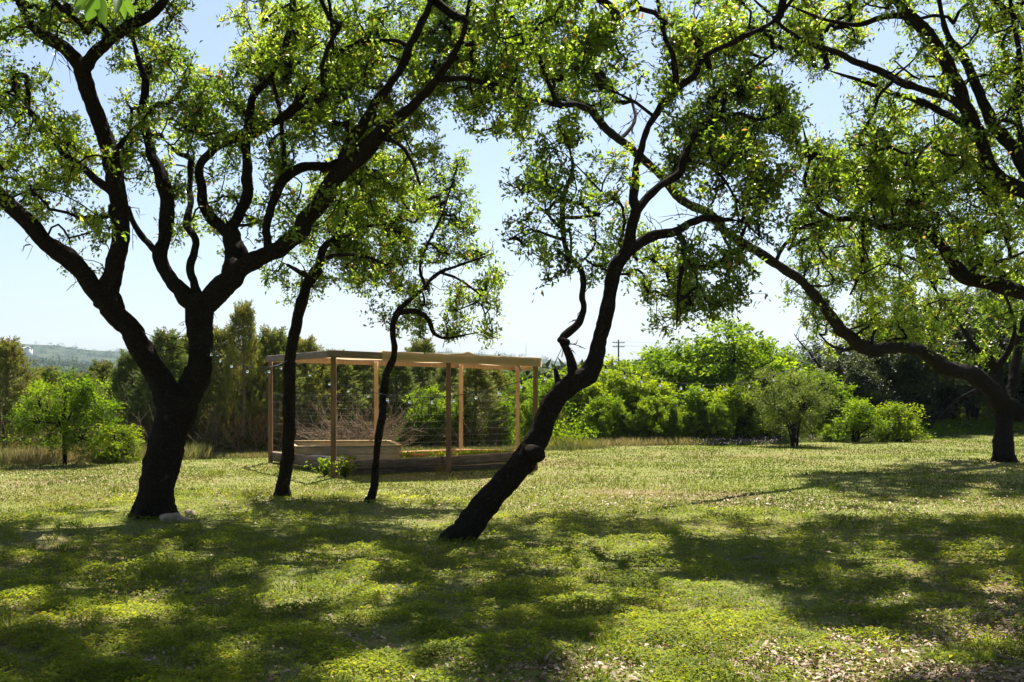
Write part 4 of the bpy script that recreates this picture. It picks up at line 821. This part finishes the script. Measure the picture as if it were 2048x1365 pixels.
# right end flap
Vs = []; a0 = C_+d*.085; a1 = D_+d*.06
for i in range(24):
    u = i/23; c = lerp(a0, a1, u)
    for (so, zo) in ((-.06, .014), (.035, .016), (.045, -.02), (.046, -.06), (.046, -.11), (.035, -.15)): Vs.append(c+d*so+np.array([0, 0, zo]))
ii = np.arange(23)[:, None]*6; kk = np.arange(5)[None, :]
mesh('cloth_flap', Vs, np.stack([ii+kk, ii+kk+1, ii+7+kk, ii+6+kk], -1).reshape(-1, 4), 'canvas', per, smooth=True)
mb = MB()
for (a, b_) in (('a', 'b'), ('b', 'c'), ('c', 'd'), ('a', 'e'), ('e', 'f'), ('f', 'g')):
    for z in np.arange(.35, 1.5, .15):
        p = np.array([*T3[a][:2], z]); q = np.array([*T3[b_][:2], z]); mb.tube([p, (p+q)/2-np.array([0, 0, .006]), q], [.0011]*3, 4, 0, None)
    for s in np.linspace(.04, .96, 16):
        p = lerp(T3[a], T3[b_], s); mb.tube([(p[0], p[1], .35), (p[0], p[1], 1.4)], [.0007]*2, 3, 0, None)
mb.build('wire_mesh', 'wire', per)
# raised beds inside it
bed = empty('raised_bed', (G(850, 21)[0], 21, 0)); tag(bed, 'long low garden bed of old timber sleepers under the pergola', 'garden bed')
def sleepers(pts, zs, mt, h=.17, w=.16):
    for (p, q), z in zip(pts, zs):
        mb = MB(); a = G(*p); b_ = G(*q); a[2] = z[0]; b_[2] = z[1]; mb.beam(a, b_, w, h); mb.build('sleeper', mt, bed)
sleepers([((676, 19.5), (880, 20.15)), ((884, 20.16), (1062, 20.9))], [(.17, .19), (.20, .25)], 'sleeper_wood', .17)
sleepers([((690, 19.6), (870, 20.2)), ((900, 20.3), (1060, 21.0))], [(.02, .02), (.03, .05)], 'sleeper_wood', .14, .12)
sleepers([((668, 19.6), (598, 21.4)), ((595, 21.5), (545, 22.9))], [(.15, .15), (.14, .12)], 'sleeper_wood', .19)
sleepers([((803, 23.1), (918, 23.6)), ((921, 23.6), (1036, 23.9))], [(.10, .12), (.12, .08)], 'red_sleeper_wood', .20)
sleepers([((1058, 21.1), (1040, 23.8))], [(.16, .09)], 'red_sleeper_wood', .2)
soil = MB(); c4 = [G(676, 19.6, .1), G(1056, 21.0, .1), G(1036, 23.8, .1), G(560, 23.0, .1)]
soil.add(c4+[c-np.array([0, 0, .15]) for c in c4], [[0, 1, 2, 3], [4, 5, 1, 0], [5, 6, 2, 1], [6, 7, 3, 2], [7, 4, 0, 3]]); soil.build('soil', 'ground', bed)
n = 9000; u = R.uniform(size=n); v = R.uniform(size=n); p = (1-v)[:, None]*((1-u)[:, None]*c4[0]+u[:, None]*c4[1])+v[:, None]*((1-u)[:, None]*c4[3]+u[:, None]*c4[2])
kp = vnoise(p*1.5, 3) > .42; p = p[kp]; n = len(p); V, Q = kites(p, np.stack([R.normal(size=n)*.4, R.normal(size=n)*.4, np.ones(n)], -1), R.uniform(.05, .16, n), .02, .1)
o = mesh('bed_weeds', V, Q, 'cover_leaf', None, np.repeat(R.uniform(.2, .8, n), 4)); tag(o, 'weeds growing in the soil of the sleeper bed', 'weeds', kind='stuff')
box = empty('planter_box', (G(700, 22)[0], 22, 0)); tag(box, 'taller box of new boards in the left of the sleeper bed', 'planter box')
q4 = [G(592, 22.4), G(800, 21.2), G(777, 23.0), G(575, 24.4)]; zt = [.33, .42, .42, .34]
for i in range(4):
    a = q4[i]; b_ = q4[(i+1) % 4]; za, zb = zt[i], zt[(i+1) % 4]; ins = unit(b_-a)*.022
    for r_ in range(2):
        mb = MB(); hh = .16
        mb.beam(a+np.array([0, 0, za-.08-r_*.163])+ins, b_+np.array([0, 0, zb-.08-r_*.163])-ins, .04, hh); mb.build('board', 'box_wood', box)
    mb = MB(); mb.beam(a+np.array([0, 0, za+.012]), b_+np.array([0, 0, zb+.012]), .09, .022); mb.build('top_rail', 'box_wood', box)
mb = MB(); z_ = np.array([0, 0, .22]); mb.add([q4[i]*.98+q4[(i+2) % 4]*.02+z_ for i in range(4)], [[0, 1, 2, 3]]); mb.build('soil', 'ground', box)
for i, (x0, d0, x1, d1, z, lab) in enumerate([(606, 21.2, 660, 20.8, .20, 'grey weathered board lying leftmost on the bed behind the corner post'), (624, 20.9, 692, 20.5, .22, 'grey weathered board lying across the middle of the stack by the corner post'), (640, 20.5, 700, 20.2, .19, 'grey weathered board lying nearest the front sleeper by the corner post')]):
    mb = MB(); mb.beam(G(x0, d0, z+.03), G(x1, d1, z), .12, .03); o = mb.build('loose_board', 'grey_board'); tag(o, lab, 'board', 'loose grey boards in the bed')
mb = MB(); mb.beam(G(824, 22.4, .17), G(852, 22.3, .17), .10, .05); o = mb.build('loose_board', 'orange_board'); tag(o, 'short reddish orange board lying in the middle of the bed', 'board')

# ------------------------------------------------------------------ dry brush heap behind the pergola
mb = MB(); c = G(712, 25.0)
for i in range(150):
    a = R.uniform(0, 2*PI); el = R.uniform(.15, 1.35); L = R.uniform(.5, 1.35); b_ = c+np.array([R.normal()*.35, R.normal()*.25, .02+abs(R.normal())*.08])
    if R.uniform() < .5: el = R.uniform(.3, .9); a = random.choice([R.normal()*.5, PI+R.normal()*.5])
    d = np.array([math.cos(a)*math.cos(el), math.sin(a)*math.cos(el)*.7, math.sin(el)]); q = b_+d*L; m_ = (b_+q)/2+R.normal(size=3)*.07
    mb.tube([b_, m_, q], [.014, .009, .003], 5, 0, .15)
    for j in range(4):
        s_ = m_+(q-m_)*R.uniform(0, .9); e = s_+(d*.7+R.normal(size=3)*.45)*R.uniform(.15, .45); mb.tube([s_, (s_+e)/2+R.normal(size=3)*.02, e], [.006, .004, .0015], 4, 0, None)
o = mb.build('brush_pile', 'brush_wood', None, True); tag(o, 'heap of dry pale bare branches behind the pergola', 'brush pile')
# bare pale twigs low in the hedge
mb = MB()
for i in range(420):
    px = R.uniform(380, 1000) if i % 3 else R.uniform(0, 330); D = edgeD(px)+R.uniform(.4, 1.3); b_ = G(px, D); a = R.normal()*.7; L = R.uniform(.3, .9); q = b_+np.array([math.sin(a)*L, R.normal()*.2, abs(math.cos(a))*L+R.uniform(0, .6)]); b_[2] = R.uniform(0, .5)
    mb.tube([b_, (b_+q)/2+R.normal(size=3)*.06, q], [.008, .005, .002], 4, 0, None)
o = mb.build('dead_twigs', 'brush_wood'); tag(o, 'tangle of bare brown twigs at the foot of the juniper hedge', 'dead twigs', kind='stuff')

# ------------------------------------------------------------------ string lights
def strand(a, b_, sag, bulbs, lab):
    root = empty('string_lights', a); tag(root, lab, 'string lights', 'strings of clear bulbs between the trees')
    a = np.array(a); b_ = np.array(b_); t = np.linspace(0, 1, 40)[:, None]; pts = a+(b_-a)*t; pts[:, 2] -= sag*4*(t*(1-t))[:, 0]
    mb = MB(); mb.tube(pts, [.0045]*40, 5, 0, None); mb.build('cable', 'black_rubber', root, True)
    for px in bulbs:
        pxs_, _ = proj(pts); u = np.interp(px, pxs_, np.arange(40)); i = int(min(u, 38)); c = pts[i]+(pts[i+1]-pts[i])*(u-i)
        mb = MB(); mb.tube([c+np.array([0, 0, .0]), c-np.array([0, 0, .035])], [.011, .012], 10, 0, None); so = mb.build('socket', 'black_rubber', root, True)
        mb = MB(); z = c[2]-.035
        prof = [(.0, .010), (.012, .014), (.022, .022), (.035, .029), (.05, .031), (.065, .027), (.076, .018), (.082, .004)]
        mb.tube([(c[0], c[1], z-h_*.58) for h_, _ in prof], [r_*.58 for _, r_ in prof], 12, 0, None); mb.build('bulb', 'bulb_glass', root, True)
strand(P(420, 697, 12.95), P(574, 722, 15.45), .16, [423, 441, 463, 495, 538, 562], 'short string of clear bulbs between forked oak and slender oak')
strand(P(588, 724, 15.5), P(1130, 730, 11.6), .42, [620, 659, 697, 736, 775, 819, 864, 908, 952, 998, 1043, 1090], 'string of clear bulbs crossing in front of the pergola to the leaning oak')
strand(P(1190, 724, 11.7), P(1660, 696, 17.6), .40, [1211, 1249, 1283, 1320, 1362, 1403, 1450, 1498, 1547, 1601], 'string of clear bulbs in front of the shrubs right of the leaning oak')
mb = MB(); a = P(285, 664, 13.0); b_ = P(380, 700, 13.4); mb.tube([a, (a+b_)/2-np.array([0, 0, .02]), b_], [.004]*3, 5, 0, .05); tag(mb.build('cable', 'black_rubber'), 'thin black cable spanning the fork of the big oak', 'cable')

# ------------------------------------------------------------------ stones, weeds, yucca, near leaves
def rock(px, D, s, lab, seed):
    rg = np.random.default_rng(seed); nu, nv = 18, 12; Vs = []
    for j in range(nv):
        ph = PI*j/(nv-1)
        for i in range(nu):
            th = 2*PI*i/nu; v = np.array([math.sin(ph)*math.cos(th), math.sin(ph)*math.sin(th), math.cos(ph)]); q = .75+.5*vnoise(v*1.6+seed*5, seed)+.12*vnoise(v*5+seed, seed)
            v = np.sign(v)*np.abs(v)**.85; Vs.append(v*q*np.array(s)*.5)
    ii = np.arange(nv-1)[:, None]*nu; kk = np.arange(nu)[None, :]; Q = np.stack([ii+kk, ii+(kk+1) % nu, ii+nu+(kk+1) % nu, ii+nu+kk], -1).reshape(-1, 4)
    o = mesh('rock', np.array(Vs), Q, 'limestone'); g = G(px, D); o.location = (g[0], g[1], float(gz(g[0], g[1]))+s[2]*.22); o.rotation_euler = (0, .15, rg.uniform(0, 6)); tag(o, lab, 'rock', 'stones at the foot of the forked oak')
rock(333, 12.95, (.19, .15, .12), 'grey stone touching the front of the forked oak trunk', 1); rock(352, 13.0, (.18, .14, .12), 'reddish stone just right of the forked oak trunk', 2)
rock(371, 12.85, (.16, .13, .09), 'tan stone nearest the camera right of the forked oak', 3); rock(381, 13.35, (.17, .10, .10), 'yellowish stone behind the others, furthest right', 4)
def weed(px, D, h, n, lab, mt='cover_leaf', size=.06):
    g = G(px, D); root = empty('leafy_weed', (g[0], g[1], float(gz(g[0], g[1])))); tag(root, lab, 'weed', 'broad leaved weeds at the pergola corner'); mb = MB(); P_ = []; d_ = []
    for i in range(n):
        e = g+np.array([R.normal()*.12, R.normal()*.1, h*R.uniform(.5, 1)]); mb.tube([g, (g+e)/2+R.normal(size=3)*.02, e], [.005, .004, .002], 4, 0, None)
        for j in range(16): P_.append(g+(e-g)*R.uniform(.3, 1.05)+R.normal(size=3)*.015); d_.append(R.normal(size=3)+np.array([0, 0, .4]))
    mb.build('stems', 'twig_bark', root); V, Q = kites(np.array(P_), np.array(d_), size, size*.65, .2, np.array([0, 0, 1.])); mesh('leaves', V, Q, mt, root, np.repeat(R.uniform(.3, .8, len(P_)), 4))
weed(690, 18.9, .34, 16, 'pale leafy weed right of the pergola corner post'); weed(650, 19.2, .38, 14, 'dark leafy weed left of the pergola corner post', 'bush_leaf')
g = G(1132, 27.6); root = empty('yucca', (g[0], g[1], 0)); tag(root, 'spiky yellow green yucca clump right of the leaning trunk', 'yucca')
mb = MB(); P_ = []; d_ = []
for i in range(260):
    c = g+np.array([R.normal()*.35, R.normal()*.25, .03]); a = R.uniform(0, 2*PI); el = R.uniform(.5, 1.4); P_.append(c); d_.append([math.cos(a)*math.cos(el), math.sin(a)*math.cos(el), math.sin(el)])
V, Q = kites(np.array(P_), np.array(d_), R.uniform(.22, .42, 260), .022, .2); mesh('leaves', V, Q, 'yucca_leaf', root, np.repeat(R.uniform(size=260), 4))
mb.tube([g+np.array([0, 0, -.02]), g+np.array([0, 0, .08])], [.1, .06], 8, .2, None); mb.build('stem', 'twig_bark', root)
# leaves of a branch close to the camera, hanging in at the top left
D0 = 2.6; root = empty('hanging_leafy_twig', P(230, -140, D0)); tag(root, 'twig of large bright green leaves hanging close to camera at top left', 'leafy twig')
mb = MB(); stem = [P(330, -420, D0+.5), P(270, -200, D0+.1), P(225, -70, D0), P(190, -25, D0)]; mb.tube(stem, [.006, .005, .003, .002], 6, 0, .04); mb.tube([P(270, -200, D0+.1), P(262, -60, D0), P(255, -15, D0)], [.004, .003, .002], 6, 0, .04); mb.build('stem', 'twig_bark', root, True)
for (x0, y0, x1, y1, w) in [(186, -12, 148, 22, 17), (196, -8, 172, 44, 22), (202, -4, 208, 50, 20), (238, -14, 232, 24, 15), (250, -10, 246, 40, 20), (256, -8, 264, 38, 18), (292, -18, 300, 10, 8), (180, -20, 150, -30, 16), (215, -30, 240, -20, 16)]:
    a = P(x0, y0, D0+R.normal()*.02); b_ = P(x1, y1, D0+R.normal()*.04); d = b_-a; L = np.linalg.norm(d); d = d/L; s_ = unit(np.cross(d, np.array([R.normal()*.3, -1, R.normal()*.3]))); nr = np.cross(s_, d); Vs = []; m_ = 10
    for i in range(m_):
        t = i/(m_-1); ww = w/F*D0*.62*max(.02, math.sin(PI*t**.85))**.8
        for q in (-1, -.5, 0, .5, 1): Vs.append(a+d*L*t+s_*q*ww+nr*(abs(q)*ww*.35-.1*L*t*t))
    ii = np.arange(m_-1)[:, None]*5; kk = np.arange(4)[None, :]; mesh('leaf', Vs, np.stack([ii+kk, ii+kk+1, ii+5+kk+1, ii+5+kk], -1).reshape(-1, 4), 'near_leaf', root, np.full(len(Vs), R.uniform(.1, .9)), True)
# fallen sticks in the right foreground
for (x0, y0, x1, y1, lab) in [(1960, 1330, 2040, 1345, 'thin dry stick on the litter at the bottom right corner'), (1478, 1130, 1540, 1128, 'short dry stick on shaded lawn right of centre'), (1090, 1338, 1112, 1322, 'pale dry stick standing in the litter at the bottom')]:
    def gp(a, b_):
        D = F*EYE/(b_-HOR); return G(a, D, .05)
    a, b_ = gp(x0, y0), gp(x1, y1); mb = MB(); m_ = (a+b_)/2+np.array([0, 0, .02]); mb.tube([a, m_, b_], [.008, .007, .003], 6, .2, .03); e = m_+(b_-a)*.3+np.array([0, .06, .03]); mb.tube([m_, e], [.004, .002], 5, 0, None)
    tag(mb.build('stick', 'brush_wood', None, True), lab, 'stick', 'fallen sticks')

# ------------------------------------------------------------------ far things: pole, masts, houses
D = 220; c = P(1237, 680, D); base = c[2]-14; root = empty('utility_pole', (c[0], D, base)); tag(root, 'wooden utility pole with two crossarms rising above the shrubs', 'utility pole')
mb = MB(); mb.tube([(c[0], D, base), (c[0], D, c[2])], [.22, .16], 10, 0, None); mb.build('pole', 'pole_wood', root, True)
for y_ in (686, 694):
    q = P(1237, y_, D); mb = MB(); mb.beam(q+np.array([-1.2, -.2, 0]), q+np.array([1.2, -.2, 0]), .14, .16); arm = mb.build('crossarm', 'pole_wood', root); 
    for dx in (-1.1, -.5, .5, 1.1):
        mb = MB(); mb.tube([q+np.array([dx, -.2, .09]), q+np.array([dx, -.2, .3])], [.06, .05], 8, 0, None); mb.build('insulator', 'insulator', root, True)
mb = MB()
for y_, dx in ((684, -1.1), (684, 1.1), (692, -1.1), (692, 1.1)):
    q = P(1237, y_, D)+np.array([dx, -.2, .1]); e = q+np.array([60, 40, 2.]); t = np.linspace(0, 1, 12)[:, None]; pts = q+(e-q)*t; pts[:, 2] -= 2.0*4*(t*(1-t))[:, 0]*.5; mb.tube(pts, [.012]*12, 4, 0, None)
mb.build('wires', 'black_rubber', root)
for (px, y0, y1, D, lab) in [(32, 668, 690, 1450, 'thin radio mast on the ridge at the far left'), (153, 684, 700, 1480, 'thin radio mast on the ridge between left edge and forked oak'), (1052, 686, 716, 1450, 'thin radio mast on the hill above the right end of the pergola')]:
    a = P(px, y1, D); b_ = P(px, y0, D); root = empty('radio_mast', a); tag(root, lab, 'radio mast', 'radio masts on the ridge')
    mb = MB(); h = b_[2]-a[2]+8; w = .45
    for (dx, dy) in ((-w, -w), (w, -w), (0, w)): mb.tube([(a[0]+dx, D+dy, a[2]-8), (a[0]+dx*.4, D+dy*.4, a[2]-8+h)], [.10, .08], 5, 0, None)
    for i in range(12):
        z = a[2]-8+h*i/12; z2 = z+h/12; mb.tube([(a[0]-w, D-w, z), (a[0]+w, D-w, z2)], [.05, .05], 4, 0, None); mb.tube([(a[0]+w, D-w, z), (a[0], D+w, z2)], [.05, .05], 4, 0, None)
    mb.build('lattice', 'mast_metal', root)
def house(px, py, D, w, h, dp, lab, z=None, grp='white houses far off'):
    c = P(px, py, D); root = empty('house', (c[0], D, c[2]-h)); tag(root, lab, 'house', grp)
    mb = MB(); mb.box((c[0], D, c[2]-h/2-2), (w, dp, h+4)); mb.build('wall', 'white_paint', root)
    mb = MB(); x0, x1 = c[0]-w/2-.4, c[0]+w/2+.4; y0, y1 = D-dp/2-.4, D+dp/2+.4; z0 = c[2]+.02; rz = z0+h*.35
    mb.add([(x0, y0, z0), (x1, y0, z0), (x1, y1, z0), (x0, y1, z0), (x0+.3, D, rz), (x1-.3, D, rz)], [[0, 1, 5, 4], [2, 3, 4, 5], [3, 2, 1, 0], [0, 4, 4, 3][:3]+[3]] if False else [[0, 1, 5, 4], [2, 3, 4, 5], [3, 2, 1, 0]]); mb.build('roof', 'roof_grey', root)
    for i in range(3):
        mb = MB(); mb.box((c[0]-w/2+w*(i+.5)/3, D-dp/2-.03, c[2]-h*.5), (w*.12, .06, h*.35)); mb.build('window', 'window_dark', root)
house(46, 695, 650, 8.5, 1.9, 7, 'long low white house on the wooded rise at far left'); house(1026, 736, 420, 6, 1.6, 5, 'white house glimpsed under the right end of the pergola roof')
house(93, 772, 75, 1.0, .8, 1.6, 'white shed glimpsed behind the bright small tree', grp=None)
# haze

hz_ = MB(); hz_.box((0, 1700, 60), (5200, 3500, 190)); o = hz_.build('haze', 'wire'); o['kind'] = 'stuff'; o['label'] = 'thin blue summer haze over the valley'; o['category'] = 'haze'
m = bpy.data.materials.new('haze_air'); m.use_nodes = True; t = m.node_tree; t.nodes.clear(); out = t.nodes.new('ShaderNodeOutputMaterial'); pv = t.nodes.new('ShaderNodeVolumePrincipled')
pv.inputs['Density'].default_value = .00016; pv.inputs['Color'].default_value = (.62, .80, 1, 1); pv.inputs['Anisotropy'].default_value = .2; t.links.new(pv.outputs[0], out.inputs['Volume']); o.data.materials.clear(); o.data.materials.append(m)
